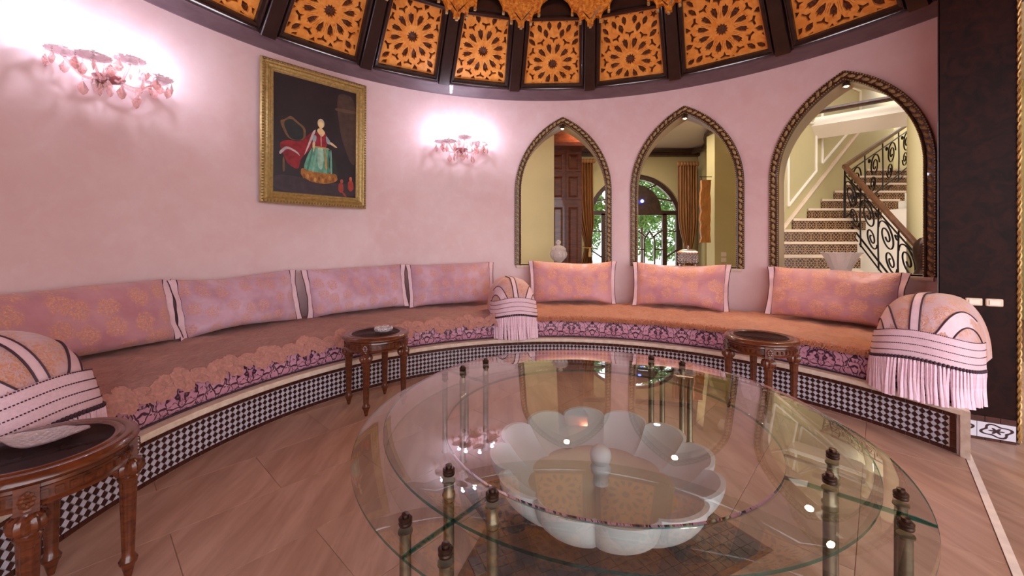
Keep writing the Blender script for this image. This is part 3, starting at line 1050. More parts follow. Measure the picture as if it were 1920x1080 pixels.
# ------------------------------------------------------------------ arched entrance door
door = struct_root('door_1', (DX, YF, HALL_Z))
def dfn(x, z, d): return (x, YF + 0.12 - d, z)
fr = MB()
oute = [(DX + DR, HALL_Z), (DX + DR, DZ)] + [(DX + DR * cos(pi * i / 24), DZ + DR * sin(pi * i / 24)) for i in range(1, 24)] + [(DX - DR, DZ), (DX - DR, HALL_Z)]
q = DR - 0.10
inn = [(DX + q, HALL_Z), (DX + q, DZ)] + [(DX + q * cos(pi * i / 24), DZ + q * sin(pi * i / 24)) for i in range(1, 24)] + [(DX - q, DZ), (DX - q, HALL_Z)]
fr.add([dfn(x, z, 0.05) for x, z in oute + inn] + [dfn(x, z, -0.05) for x, z in oute + inn],
       [f for i in range(len(oute) - 1) for n in (len(oute),) for f in ((i, i + 1, n + i + 1, n + i), (2 * n + i, 3 * n + i, 3 * n + i + 1, 2 * n + i + 1), (n + i, n + i + 1, 3 * n + i + 1, 3 * n + i), (i, 2 * n + i, 2 * n + i + 1, i + 1))])
fr.build('door_frame', M['door_wood'], door)
ty = MB()
ty.prism([(DX + 0.62 * cos(pi * i / 16), 1.96 + 0.62 * sin(pi * i / 16)) for i in range(17)], dfn, -0.03, 0.03)
ty.build('fan_panel', M['door_wood'], door)
def bar(mb, a, b, w=0.045, d=0.04):
    a, b = Vector(a), Vector(b)
    dr = (b - a); L = dr.length; dr.normalize()
    nn = Vector((-dr.y, dr.x))
    mb.prism([tuple(a + nn * w / 2), tuple(a - nn * w / 2), tuple(b - nn * w / 2), tuple(b + nn * w / 2)], dfn, -d, d)
mb = MB(); bar(mb, (DX - q, 1.92), (DX + q, 1.92), 0.10); mb.build('transom', M['door_wood'], door)
for i in range(1, 6):
    a = pi * i / 6
    mb = MB(); bar(mb, (DX + 0.6 * cos(a), 1.96 + 0.6 * sin(a) * 0.98), (DX + q * cos(a) * 1.0, DZ + q * sin(a)), 0.035)
    mb.build('fan_bar', M['door_wood'], door)
mb = MB()
mb.prism([(x, z) for x, z in inn if z >= 1.9] , dfn, -0.008, -0.004)
mb.build('fan_pane', M['win_glass'], door)
for sg in (-1, 1):
    for xx, w in ((0.02, 0.07), (0.70, 0.10), (0.98, 0.04)):
        mb = MB(); bar(mb, (DX + sg * xx, HALL_Z), (DX + sg * xx, 1.9), w); mb.build('stile', M['door_wood'], door)
    mb = MB(); bar(mb, (DX + sg * 0.04, 0.15), (DX + sg * 0.98, 0.15), 0.5); mb.build('bottom_rail', M['door_wood'], door)
    x0, x1 = DX + sg * 0.07, DX + sg * 0.64
    xm = (x0 + x1) / 2
    for a, b in (((x0, 1.52), (xm - 0.1 * sg, 1.38)), ((x1, 1.52), (xm + 0.1 * sg, 1.38)), ((xm, 1.5), (xm - 0.12, 1.32)), ((xm, 1.5), (xm + 0.12, 1.32)),
                 ((xm - 0.12, 1.33), (xm - 0.12, 0.4)), ((xm + 0.12, 1.33), (xm + 0.12, 0.4)), ((x0, 1.08), (xm - 0.12 * sg, 1.08)), ((x1, 1.08), (xm + 0.12 * sg, 1.08))):
        mb = MB(); bar(mb, a, b, 0.03, 0.025); mb.build('glazing_bar', M['door_wood'], door)
    for a, b in (((DX + sg * 0.74, 1.5), (DX + sg * 1.0, 1.5)), ((DX + sg * 0.74, 0.9), (DX + sg * 1.0, 1.08))):
        mb = MB(); bar(mb, a, b, 0.03, 0.025); mb.build('glazing_bar', M['door_wood'], door)
    for a, b in ((0.05, 0.66), (0.74, 0.99)):
        mb = MB()
        xa, xb = sorted((DX + sg * a, DX + sg * b))
        mb.prism([(xa, 0.38), (xb, 0.38), (xb, 1.88), (xa, 1.88)], dfn, -0.004, 0.004)
        mb.build('door_pane', M['win_glass'], door)
# glowing blue ball inside the fan
mb = MB(); mb.sphere((DX + 0.16, YF + 0.02, 2.18), 0.04, 12, 8)
tag(mb.build('blue_ball', m_emit('glowing_blue', (0.08, 0.12, 1.0), 9.0), None, smooth=60, loc=(DX + 0.16, YF + 0.02, 2.18)), 'small glowing blue ball high inside the arched door', 'lamp')

# garden beyond the door
mb = MB(); mb.box((3, 12.5, -0.22), (16, 10, 0.1))
tag(mb.build('garden_ground', M['garden'], None, loc=(3, 12.5, -0.2)), kind='structure')
rnd = random.Random(3)
for hx, hy, hz, rr, lab in ((1.5, 10.2, 2.3, 0.9, 'leafy green garden tree seen past the tied curtain and door'), (3.6, 10.6, 2.6, 1.0, 'leafy green garden tree seen through the glazed door leaf'), (1.9, 13.4, 1.5, 1.1, 'low wide garden tree standing behind the two others'), (5.0, 12.6, 1.6, 1.2, 'garden tree standing beyond the glazed sidelight')):
    tr = thing('garden_tree', (hx, hy, -0.17), lab, 'tree', 'garden trees outside the door')
    mb = MB(); mb.tube([(hx, hy, -0.17), (hx + 0.05, hy, 0.9), (hx, hy, hz)], [0.07, 0.06, 0.03], 8); mb.build('trunk', M['door_wood'], tr)
    mb = MB()
    for i in range(2400):
        a, b, r = rnd.uniform(0, 2 * pi), rnd.uniform(-1, 1), rr * rnd.uniform(0.35, 1) ** 0.5
        c = Vector((hx + r * cos(a) * math.sqrt(1 - b * b), hy + r * sin(a) * math.sqrt(1 - b * b), hz + r * b * 0.9))
        e1 = Vector((rnd.uniform(-1, 1), rnd.uniform(-1, 1), rnd.uniform(-1, 1))).normalized() * 0.1
        e2 = e1.cross(Vector((rnd.uniform(-1, 1), rnd.uniform(-1, 1), rnd.uniform(-1, 1)))).normalized() * 0.035
        mb.add([c - e1, c + e2, c + e1, c - e2], [(0, 1, 2, 3)])
    tag(mb.build('foliage', M['leafgreen'], tr), kind='stuff')

# ------------------------------------------------------------------ curtains
def curtain(cx, cy, w, ztop, ztie, tiex, label, mat):
    t = thing('curtain', (cx, cy, HALL_Z), label, 'curtain')
    mb = MB()
    def fn(u, v):
        z = HALL_Z + 0.05 + (ztop - HALL_Z - 0.05) * v
        k = 1.0 - 0.62 * math.exp(-((z - ztie) / 0.42) ** 2)
        sh = (tiex - cx) * math.exp(-((z - ztie) / 0.6) ** 2)
        x = cx + sh + (u - 0.5) * w * k
        y = cy + 0.045 * sin(u * 2 * pi * 7) * (0.5 + 0.5 * k) + 0.012 * sin(u * 31 + z * 3)
        return (x, y, z)
    mb.grid(fn, 84, 30)
    mb.build('drape', mat, t, smooth=70)
    mb = MB()
    mb.tube([(tiex + 0.24 * w * cos(a) * 1.1, cy + 0.075 * sin(a), ztie + 0.02 * sin(a)) for a in [2 * pi * i / 20 for i in range(20)]], 0.014, 6, closed=True)
    mb.build('tieback', M['rope'], t, smooth=60)
    mb = MB()
    mb.lathe([(0.0, 0.0), (0.03, 0.005), (0.034, 0.1), (0.018, 0.13), (0.026, 0.155), (0.014, 0.19), (0.0, 0.2)], 12, (tiex + 0.03, cy - 0.09, ztie - 0.22))
    mb.build('tie_tassel', M['rope'], t, smooth=50)
    mb = MB()
    for i in range(7):
        mb.sphere((cx + (i / 6 - 0.5) * w, cy - 0.02, ztop + 0.02), 0.05, 8, 6, sc=(1, 0.8, 1.1))
    mb.build('pleat_heading', mat, t, smooth=70)
    return t
c1 = W(1095, 310, 8.65)
curtain(c1.x, c1.y, 0.40, 2.98, 1.14, c1.x + 0.08, 'gold tied-back curtain beside the red-brown cabinet wood', M['curtain'])
c2 = W(1289, 310, 8.65)
curtain(c2.x, c2.y, 0.40, 2.92, 1.0, c2.x + 0.02, 'gold-brown tied-back curtain beside the driftwood plank', M['curtain'])

# ------------------------------------------------------------------ cabinet wood seen in the first arch
t = thing('cabinet', (0.35, 5.3, HALL_Z), 'tall red-brown wooden cabinet with panelled doors beside the gold curtain', 'cabinet')
mb = MB(); mb.box((0.05, 5.9, 1.6), (1.62, 1.0, 3.46)); mb.build('carcass', M['cabinet'], t)
mb = MB(); mb.box((0.45, 5.35, 3.1), (0.9, 0.3, 0.3)); mb.box((0.45, 5.3, 2.93), (0.9, 0.36, 0.06)); mb.build('crown_moulding', M['cabinet'], t)
for z0, z1_ in ((HALL_Z + 0.1, 1.9), (2.0, 2.45), (2.5, 2.85)):
    for x0 in (0.30, 0.58):
        mb = MB()
        rows = []
        for i_, d_ in ((0, 0.0), (0.0, 0.022), (0.04, 0.022), (0.055, 0.008), (0.08, 0.018)):
            rows.append([(x0 + i_, 5.4 - d_, z0 + i_), (x0 + 0.26 - i_, 5.4 - d_, z0 + i_), (x0 + 0.26 - i_, 5.4 - d_, z1_ - i_), (x0 + i_, 5.4 - d_, z1_ - i_)])
        mb.sweep(rows, closed_u=True)
        mb.add(rows[-1], [(0, 1, 2, 3)])
        mb.build('cabinet_door', M['cabinet'], t)
def downlight(x, y, z, lab, col, e):
    t = thing('downlight', (x, y, z), lab, 'light', 'hall downlights')
    mb = MB(); mb.lathe([(0.05, 0.0), (0.065, -0.004), (0.065, -0.012), (0.05, -0.012), (0.05, 0.0)], 20, (x, y, z)); mb.build('rim', M['silver'], t, smooth=50)
    mb = MB(); mb.lathe([(0.0, -0.004), (0.048, -0.004)], 16, (x, y, z)); mb.build('lens', M['warm_bulb'], t)
    ld = bpy.data.lights.new('downlight_lamp', 'AREA')
    ld.shape = 'DISK'; ld.size = 0.12; ld.energy = e; ld.color = col
    lo = bpy.data.objects.new('downlight_lamp', ld); COL.objects.link(lo); lo.parent = t; lo.location = (0, 0, -0.02)
downlight(0.9, 5.1, 3.34, 'round downlight over the cabinet', (1.0, 0.8, 0.56), 26)
downlight(2.4, 5.6, 3.34, 'added round downlight brightening the hall in front of the arched door', (1.0, 0.9, 0.76), 20)  # added to give the hall more light
downlight(4.0, 4.4, 3.34, 'added round downlight brightening the foot of the stairs', (1.0, 0.9, 0.76), 16)  # extra fixture, put in to brighten the stair end of the hall

# ------------------------------------------------------------------ driftwood plank and switches
d0 = W(1322, 455, 7.15); d1 = W(1324, 338, 7.15)
t = thing('driftwood_plank', (d0.x, d0.y, d0.z), 'rough honey-coloured driftwood plank hung beside the gold-brown curtain', 'wall decor')
mb = MB()
pts = []
nz = 14
L_ = [(-0.085 + rnd.uniform(-0.02, 0.02), i / nz) for i in range(nz + 1)]
R_ = [(0.085 + rnd.uniform(-0.012, 0.012), i / nz) for i in range(nz + 1)]
h = d1.z - d0.z
mb.prism([(x, y * h) for x, y in R_] + [(x, y * h) for x, y in reversed(L_)], lambda x, y, d: (d0.x + x, d0.y - d, d0.z + y), -0.03, 0.03)
mb.build('plank', M['driftwood'], t)
mb = MB(); mb.tube([(d0.x - 0.1, d0.y, d1.z + 0.06), (d0.x + 0.12, d0.y, d1.z + 0.06)], 0.006, 6); mb.tube([(d0.x - 0.06, d0.y, d1.z + 0.06), (d0.x - 0.06, d0.y, d1.z - 0.04)], 0.004, 5)
mb.build('hanging_wire', M['iron'], t)
mb = MB(); mb.box((4.0, 7.12, 1.6), (0.36, 0.3, 3.5))
tag(mb.build('wall_return', M['cream'], None, loc=(4.0, 7.1, HALL_Z)), kind='structure')
for i, v in enumerate((477, 487)):
    p = W(1357, v, 7.2)
    mb = MB(); mb.box((p.x, 5.447, p.z), (0.09, 0.012, 0.075)); mb.box((p.x, 5.44, p.z), (0.055, 0.01, 0.04))
    tag(mb.build('light_switch', M['switch_rocker'], None, loc=(p.x, 5.447, p.z)), ['upper grey switch on the cream wall past the silver casket', 'lower grey switch on the cream wall past the silver casket'][i], 'switch')

# ------------------------------------------------------------------ staircase
st = thing('staircase', (4.2, 4.2, HALL_Z), 'marble staircase with brown patterned tile risers behind the arch', 'staircase')
UL = {1: 1452, 2: 1454, 3: 1456, 4: 1469, 5: 1497, 6: 1523, 7: 1550, 8: 1573, 9: 1600, 10: 1630}
UR = {1: 1612, 2: 1606, 3: 1604, 4: 1622, 5: 1652, 6: 1683, 7: 1695, 8: 1714, 9: 1735, 10: 1770}
SX = {}
for j in range(0, 11):
    tj = 5.6 + 0.27 * (j - 3)
    zb = 1.235 + 0.172 * (j - 3)
    ul, ur = UL.get(j, UL[1] - 4 * (1 - j)), UR.get(j, UR[1])
    x0, x1 = -0.39 + (ul - 960) / 748.4 * tj - 0.1, -0.39 + (ur - 960) / 748.4 * tj
    y0 = tj - 1.756
    SX[j] = (x0, x1, y0, zb)
    y1 = y0 + 0.30
    mb = MB()
    xw = lambda y: max(x0, 2.95 + (y - 3.62) * 4.65 / 2.98 + 0.006)
    mb.prism([(xw(y0), y0), (x1, y0), (x1, y1), (min(x1 - 0.05, xw(y1)), y1)], lambda x, y, d: (x, y, d), HALL_Z, zb + 0.138)
    mb.build('step_core', M['cream_white'], st)
    x0 = xw(y0)
    mb = MB()
    mb.add([(x0, y0 - 0.012, zb + 0.004), (x1, y0 - 0.012, zb + 0.004), (x1, y0 - 0.012, zb + 0.134), (x0, y0 - 0.012, zb + 0.134), (x0, y0, zb + 0.004), (x1, y0, zb + 0.004), (x1, y0, zb + 0.134), (x0, y0, zb + 0.134)],
           [(0, 1, 2, 3), (0, 4, 5, 1), (1, 5, 6, 2), (2, 6, 7, 3), (3, 7, 4, 0)], 0, [(0, 0), (x1 - x0, 0), (x1 - x0, 0.13), (0, 0.13)] * 2)
    mb.build('riser', M['riser'], st)
    mb = MB()
    mb.prism([(xw(y0 - 0.03), y0 - 0.03), (x1 + 0.01, y0 - 0.03), (x1 + 0.01, y1), (min(x1 - 0.05, xw(y1)), y1)], lambda x, y, d: (x, y, d), zb + 0.1382, zb + 0.172)
    mb.build('tread', M['tread'], st)
# wall that the stairs climb along, with white panel mouldings
sa, sb = Vector((2.95, 3.62)), Vector((7.6, 6.6))
sd = (sb - sa); sl_ = sd.length; sd.normalize()
sn = Vector((sd.y, -sd.x))
wst = struct_root('wall_stairs', (sa.x, sa.y, HALL_Z))
mb = MB()
c = (sa + sb) / 2 - sn * 0.1
mb.box((c.x, c.y, 2.2), (sl_, 0.2, 4.8), rz=math.atan2(sd.y, sd.x))
mb.build('plaster_face', M['cream'], wst)
def spt(s, z, d=0.012):
    p = sa + sd * s + sn * d
    return (p.x, p.y, z)
for s0, s1, zb0, zb1, zt in ((0.28, 0.62, 1.45, 1.66, 2.55), (0.78, 1.72, 1.75, 2.35, 3.0), (1.95, 3.6, 2.5, 3.5, 3.9)):
    mb = MB()
    for a, b in (((s0, zb0), (s1, zb1)), ((s1, zb1), (s1, zt + 0.1)), ((s1, zt + 0.1), (s0, zt)), ((s0, zt), (s0, zb0))):
        mb.tube([spt(*a), spt(*b)], 0.02, 8)
    mb.build('panel_moulding', M['cream_white'], wst)
# sloping skirting on the wall
mb = MB(); mb.tube([spt(0.3, 1.22), spt(3.6, 3.3)], 0.03, 6); mb.build('stair_skirting', M['tread'], wst)
# dark ceiling trim and beam over the stairs
mb = MB()
a, b = W(1505, 214, 6.25), W(1740, 172, 5.3)
mb.tube([a, b], 0.04, 8)
tag(mb.build('trim_3', M['frame_dark'], None, loc=tuple((a + b) / 2)), kind='structure')
mb = MB()
dirv = (b - a).normalized()
mb.tube([a - dirv * 1.0 + Vector((0.12, 0.2, -0.2)), b + dirv * 0.8 + Vector((0.12, 0.2, -0.2))], 0.17, 4)
tag(mb.build('ceiling_beam', M['cream_white'], None, loc=tuple((a + b) / 2)), kind='structure')
# white wall under the upper flight
mb = MB()
mb.prism([(4.85, HALL_Z), (7.6, HALL_Z), (7.6, 1.9), (5.6, 1.75), (4.85, 1.15)], lambda x, y, d: (x, 4.62 - d, y), -0.05, 0.0)
tag(mb.build('wall_understair', M['cream_white'], None, loc=(6, 4.6, HALL_Z)), kind='structure')
# cream column
cp = W(1722, 458, 5.15)
t = thing('column', (cp.x, cp.y, HALL_Z), 'round cream column beside the stair newel', 'column')
mb = MB(); mb.lathe([(0.15, 0), (0.15, 0.12), (0.125, 0.16), (0.115, 0.3), (0.105, 3.2), (0.13, 3.26), (0.15, 3.3), (0.15, 3.49)], 28, (cp.x, cp.y, HALL_Z)); mb.build('shaft', M['cream'], t, smooth=40)
# wrought iron balustrade
rl = thing('stair_railing', (4.85, 3.0, HALL_Z), 'wrought iron stair railing with scrolls and a wooden handrail', 'railing')
A0, A1 = W(1728, 470, 4.75), W(1584, 312, 6.0)
B1 = W(1712, 226, 7.45)
def rail(p, q, n, mat):
    mb = MB()
    d = (q - p).normalized()
    side = d.cross(Vector((0, 0, 1))).normalized()
    upv = side.cross(d)
    prof = [(-0.034, -0.018), (-0.034, 0.012), (-0.022, 0.03), (0.022, 0.03), (0.034, 0.012), (0.034, -0.018)]
    rows = [[tuple(e + side * x + upv * y) for x, y in prof] for e in (p, q)]
    mb.sweep(rows, closed_u=True)
    for r in rows: mb.add(r, [tuple(range(6))])
    mb.build(n, mat, rl)
rail(A0, A1, 'handrail', M['rail_wood'])
rail(A1, B1, 'handrail', M['rail_wood'])
def scroll(c, ex, ez, r, turns, sgn, r0=0.012, th=0.010):
    pts = []
    n = int(26 * turns)
    for i in range(n + 1):
        a = sgn * 2 * pi * turns * i / n
        rr = r * (1 - 0.82 * i / n)
        pts.append(c + ex * (rr * cos(a)) + ez * (rr * sin(a)))
    mb = MB(); mb.tube(pts, th, 6); return mb
for (p, q, cnt) in ((A0, A1, 4), (A1, B1, 4)):
    d = (q - p); L = d.length; d.normalize()
    ez = Vector((0, 0, 1))
    mb = MB()
    off = Vector((0, 0, -0.12)); mb.tube([p + off, q + off], 0.010, 6); mb.build('top_bar', M['iron'], rl)
    mb = MB(); off = Vector((0, 0, -0.78)); mb.tube([p + off, q + off], 0.012, 6); mb.build('bottom_bar', M['iron'], rl)
    mb = MB(); off = Vector((0, 0, -0.88)); mb.tube([p + off, q + off], 0.010, 6); mb.build('bottom_bar', M['iron'], rl)
    for i in range(cnt):
        c = p + d * (L * (i + 0.5) / cnt) + Vector((0, 0, -0.42))
        rr = min(0.20, L / cnt * 0.42)
        scroll(c + ez * 0.10 + d * 0.04, d, ez, rr, 1.9, 1).build('iron_scroll', M['iron'], rl, smooth=60)
        scroll(c - ez * 0.16 - d * 0.05, -d, -ez, rr * 0.72, 1.7, 1).build('iron_scroll', M['iron'], rl, smooth=60)
        scroll(c + ez * 0.25 - d * rr, d, ez, 0.045, 1.0, -1).build('iron_ring', M['iron'], rl, smooth=60)
    for i in range(cnt + 1):
        c = p + d * (L * i / cnt)
        mb = MB(); mb.tube([c + Vector((0, 0, -0.02)), c + Vector((0, 0, -0.5)) + d * 0.02, c + Vector((0, 0, -0.9))], 0.010, 6); mb.build('baluster', M['iron'], rl)
mb = MB()
mb.lathe([(0.075, -1.25), (0.075, -0.35), (0.085, -0.30), (0.06, -0.24), (0.07, -0.16), (0.085, -0.1), (0.09, 0.0), (0.07, 0.08), (0.03, 0.13), (0.0, 0.14)], 20, (A0.x, A0.y - 0.02, A0.z + 0.02), 0, lambda j, a, r, z: 1 + 0.07 * abs(sin(a * 7)))
mb.build('newel_post', M['bronze_dark'], rl, smooth=30)
# ------------------------------------------------------------------ built-in curved bench base with mosaic face
BL, BR_, BJ = -128.0, 77.4, 63.3
def PB(ph, r, z):
    """on the bench: the far end is cut along the step"""
    if ph > 60 and r > 1.3:
        ph = 60 + (ph - 60) * (132.7 - math.degrees(math.acos(1.272 / r)) - 60) / (BR_ - 60)
    return P(ph, r, z)
def arcs(a0, a1, step=2.0):
    n = max(2, int(abs(a1 - a0) / step))
    return [a0 + (a1 - a0) * i / n for i in range(n + 1)]
def rout(ph, base=3.485):
    return base if ph <= BJ else 2.84
def sector(mb, prof, a0, a1, step=2.0, m=0, uv=False):
    """prof: list of (r,z), swept from a0 to a1; closed ends"""
    an = arcs(a0, a1, step)
    rows = [[PB(a, r, z) for r, z in prof] for a in an]
    uvs = None
    if uv:
        acc = [0.0]
        for i in range(1, len(prof)): acc.append(acc[-1] + math.dist(prof[i], prof[i - 1]))
        uvs = [(rad(a) * 2.3, t) for a in an for t in acc]
    mb.sweep(rows, m, uvs=uvs)
    for e in (0, -1):
        mb.add(rows[e], [tuple(range(len(prof)))], m)
bench = thing('bench_base', P(-20, 2.6, 0), 'curved built-in bench base faced with dark and white diamond mosaic', 'bench')
mb = MB()
sector(mb, [(RB + 0.006, 0), (RB + 0.006, 0.232), (3.485, 0.232), (3.485, 0), (RB + 0.006, 0)], BL, BJ)
sector(mb, [(RB + 0.006, 0), (RB + 0.006, 0.232), (2.84, 0.232), (2.84, 0), (RB + 0.006, 0)], BJ, BR_ - 1.1)
mb.build('bench_core', M['grout'], bench)
mb = MB()
sector(mb, [(2.34, 0.233), (RB - 0.012, 0.233), (RB - 0.018, 0.238), (RB - 0.018, 0.262), (RB - 0.012, 0.268), (2.34, 0.268), (2.34, 0.233)], BL, BR_ - 1.1)
mb.build('marble_cap', M['cap'], bench, smooth=30)
mb = MB()
sector(mb, [(RB - 0.012, 0), (RB - 0.012, 0.268), (2.80, 0.268), (2.80, 0), (RB - 0.012, 0)], BR_ - 1.1, BR_)
mb.build('end_slab', M['cap'], bench)
# border tiles: top row, bottom row, end column
def tile_mesh(pts2, name, mat, d=0.006):
    mb = MB()
    n = len(pts2)
    ins = [(x * 0.9, z * 0.9) for x, z in pts2]
    mb.add([(x, 0.0, z) for x, z in pts2] + [(x, d * 0.7, z) for x, z in pts2] + [(x, d, z) for x, z in ins],
           [tuple(range(2 * n, 3 * n))] + [(k * n + i, k * n + (i + 1) % n, (k + 1) * n + (i + 1) % n, (k + 1) * n + i) for k in (0, 1) for i in range(n)])
    return mb, mb.mesh(name, mat)
def tile_M(ph, z, r=RB + 0.006):
    a = rad(ph)
    out = Vector((sin(a), cos(a), 0)); tan = Vector((cos(a), -sin(a), 0))
    return basis(tan, -out, Vector((0, 0, 1)), P(ph, r, z))
bw = 0.0585
dph = math.degrees(bw / RB)
_, bt = tile_mesh([(-bw / 2 + 0.001, -0.0125), (bw / 2 - 0.001, -0.0125), (bw / 2 - 0.001, 0.0125), (-bw / 2 + 0.001, 0.0125)], 'border_tile', M['tile_border'])
ph = BR_ - 1.1 - dph * 0.5
while ph > -104:
    for z in (0.0155, 0.2185):
        place('border_tile', bt, tile_M(ph, z), bench)
    ph -= dph
_, bt2 = tile_mesh([(-0.014, -0.0225), (0.014, -0.0225), (0.014, 0.0225), (-0.014, 0.0225)], 'border_tile', M['tile_border'])
PH_E = BR_ - 1.1 - math.degrees(0.016 / RB)
for i in range(4):
    place('border_tile', bt2, tile_M(PH_E, 0.0515 + 0.0455 * i - 0.0), bench)
# diamonds
dz = 0.0354
dp = math.degrees(dz / RB)
ddm = [(-dz * 0.44, 0), (0, -dz * 0.47), (dz * 0.44, 0), (0, dz * 0.47)]
half_up = [(-dz * 0.44, 0), (dz * 0.44, 0), (0, dz * 0.47)]
half_dn = [(0, -dz * 0.47), (dz * 0.44, 0), (-dz * 0.44, 0)]
md, dark_me = tile_mesh(ddm, 'dark_diamond_tile', M['tile_dark'])
mw, white_me = tile_mesh(ddm, 'white_diamond_tile', M['tile_white'])
mup, _x = tile_mesh(half_up, 'white_half_tile', M['tile_white'])
mdn, _x = tile_mesh(half_dn, 'white_half_tile', M['tile_white'])
ZB0, ZB1 = 0.0285, 0.2055
nrow = 5
stuff_d, stuff_w = MB(), MB()
def add_tile(dst, src, Mx):
    dst.add([Mx @ Vector(p) for p in src.v], src.f)
cnt = 0
singles = []
ph_start = PH_E - math.degrees(0.016 / RB) - dp * 0.5
col = 0
ph = ph_start
while ph > -104:
    for k in range(nrow):
        singles.append((ph, ZB0 + dz * (k + 0.5), 'd'))
    for k in range(1, nrow):
        singles.append((ph - dp / 2, ZB0 + dz * k, 'w'))
    singles.append((ph - dp / 2, ZB0 + 0.0006, 'u'))
    singles.append((ph - dp / 2, ZB0 + dz * nrow - 0.0006, 'n'))
    ph -= dp
# the single tiles that show largest: the bench nearest the camera, clear of the side table
def key(s):
    p = Vector(P(s[0], RB, s[1])) - Vector((-0.39, -1.756, 1.2))
    return p.length + (5 if not (-92 < s[0] < -60) else 0) + (5 if s[2] in 'un' else 0)
order = sorted(range(len(singles)), key=lambda i: key(singles[i]))
near = set(order[:290])
for i, (ph, z, kd) in enumerate(singles):
    Mx = tile_M(ph, z)
    if i in near:
        place('dark_diamond_tile' if kd == 'd' else 'white_diamond_tile', dark_me if kd == 'd' else white_me, Mx, bench)
    elif kd == 'd': add_tile(stuff_d, md, Mx)
    else: add_tile(stuff_w, {'w': mw, 'u': mup, 'n': mdn}[kd], Mx)
tag(stuff_d.build('dark_mosaic', M['tile_dark'], bench), kind='stuff')
tag(stuff_w.build('white_mosaic', M['tile_white'], bench), kind='stuff')

# ------------------------------------------------------------------ mattresses and their covers
SPL = -8.9
def mattress(a0, a1, label):
    t = thing('seat_mattress', P((a0 + a1) / 2, 2.8, 0.27), label, 'mattress', 'mattresses on the curved bench')
    mb = MB()
    prof = [(3.47, 0.27), (2.30, 0.27), (2.272, 0.276), (2.262, 0.30), (2.258, 0.345), (2.262, 0.40), (2.275, 0.432), (2.32, 0.448), (3.47, 0.448)]
    prof2 = [(min(r, 2.83), z) for r, z in prof]
    if a1 > BJ:
        sector(mb, prof, a0, BJ, 1.5, 0, True)
        sector(mb, prof2, BJ, a1, 1.5, 0, True)
    else:
        sector(mb, prof, a0, a1, 1.5, 0, True)
    mb.build('damask_cover', M['damask'], t, smooth=50)
    for z, r in ((0.274, 2.268), ):
        pm = MB(); pm.tube([PB(a, r - 0.004, z) for a in arcs(a0 + 0.1, a1 - 0.1, 1.5)], 0.006, 6)
        pm.build('seam_piping', M['piping'], t, smooth=60)
mattress(BL, SPL - 0.15, 'pink and plum damask mattress under the four brocade cushions')
mattress(SPL + 0.15, BR_ - 0.6, 'pink and plum damask mattress in front of the pointed arches')
def wob(a, r):
    return 0.006 * sin(a * 1.1 + r * 9) + 0.004 * sin(a * 2.7 - r * 17) + 0.003 * sin(a * 7.3 + r * 31) + 0.003 * sin(a * 3.9 + r * 12)
def seat_cover(a0, a1, hemf, mat, label, nm):
    t = thing('seat_cover', P((a0 + a1) / 2, 2.8, 0.45), label, 'seat cover', 'covers over the bench seat')
    mb = MB()
    an = arcs(a0, a1, 0.6)
    def prof(a):
        h = hemf(a)
        ro = 3.40 if a <= BJ else 2.80
        pts = [(2.252, h - 0.002), (2.244, h), (2.243, (h + 0.44) / 2), (2.247, 0.44), (2.262, 0.463), (2.30, 0.474)]
        n = 10
        for i in range(1, n + 1):
            r = 2.30 + (ro - 2.30) * i / n
            pts.append((r, 0.474 + wob(a, r) * min(1, i / 2) - 0.008 * (i / n)))
        pts.append((ro, 0.45))
        return pts
    rows, uvs = [], []
    for a in an:
        p = prof(a)
        acc = 0
        row = []
        for i, (r, z) in enumerate(p):
            if i: acc += math.dist(p[i], p[i - 1])
            row.append(PB(a, r, z))
            uvs.append((rad(a) * 2.4, acc))
        rows.append(row)
    mb.sweep(rows, 0, uvs=uvs)
    for e in (0, -1): mb.add(rows[e], [tuple(range(len(rows[e])))])
    mb.build(nm, mat, t, smooth=60)
    return t
hl = lambda a: 0.416 + 0.014 * abs(sin(rad(a) * 19)) + 0.006 * sin(a * 0.9)
hr = lambda a: 0.432 + 0.005 * sin(a * 0.8) + 0.003 * sin(a * 2.3)
cl = seat_cover(BL + 0.5, SPL - 0.4, hl, M['plush_l'], 'copper-rose quilted seat cover with flower lace hem', 'quilted_sheet')
cr = seat_cover(SPL + 0.4, BR_ - 1.0, hr, M['plush_r'], 'shaggy copper-orange seat cover in front of the arches', 'plush_sheet')
# lace flowers along the hem
fm = MB()
def flower(u, v):
    a = 2 * pi * u
    r = v * (0.056 + 0.006 * abs(cos(3.5 * a)) + 0.003 * cos(17 * a))
    return (r * cos(a) * 1.25, 0.005 * (1 - v * v) + 0.003 * cos(7 * a + 3 * v) * v + 0.002 * sin(11 * a + v * 9), r * sin(a))
fm.grid(flower, 40, 5, closeu=True)
flower_me = fm.mesh('lace_flower', M['lace'], 60)
a = -10.9
i = 0
while a > -112:
    sc = 1.0 + 0.15 * sin(i * 2.1)
    z = 0.447 + 0.008 * sin(i * 1.7)
    Mx = tile_M(a, z, 2.246) @ Matrix.Rotation(rad(32), 4, 'X') @ Matrix.Rotation(i * 1.1, 4, 'Y') @ Matrix.Diagonal((sc, 1, sc * 0.9, 1))
    place('lace_flower', flower_me, Mx, cl)
    a -= math.degrees(0.098 / 2.24)
    i += 1
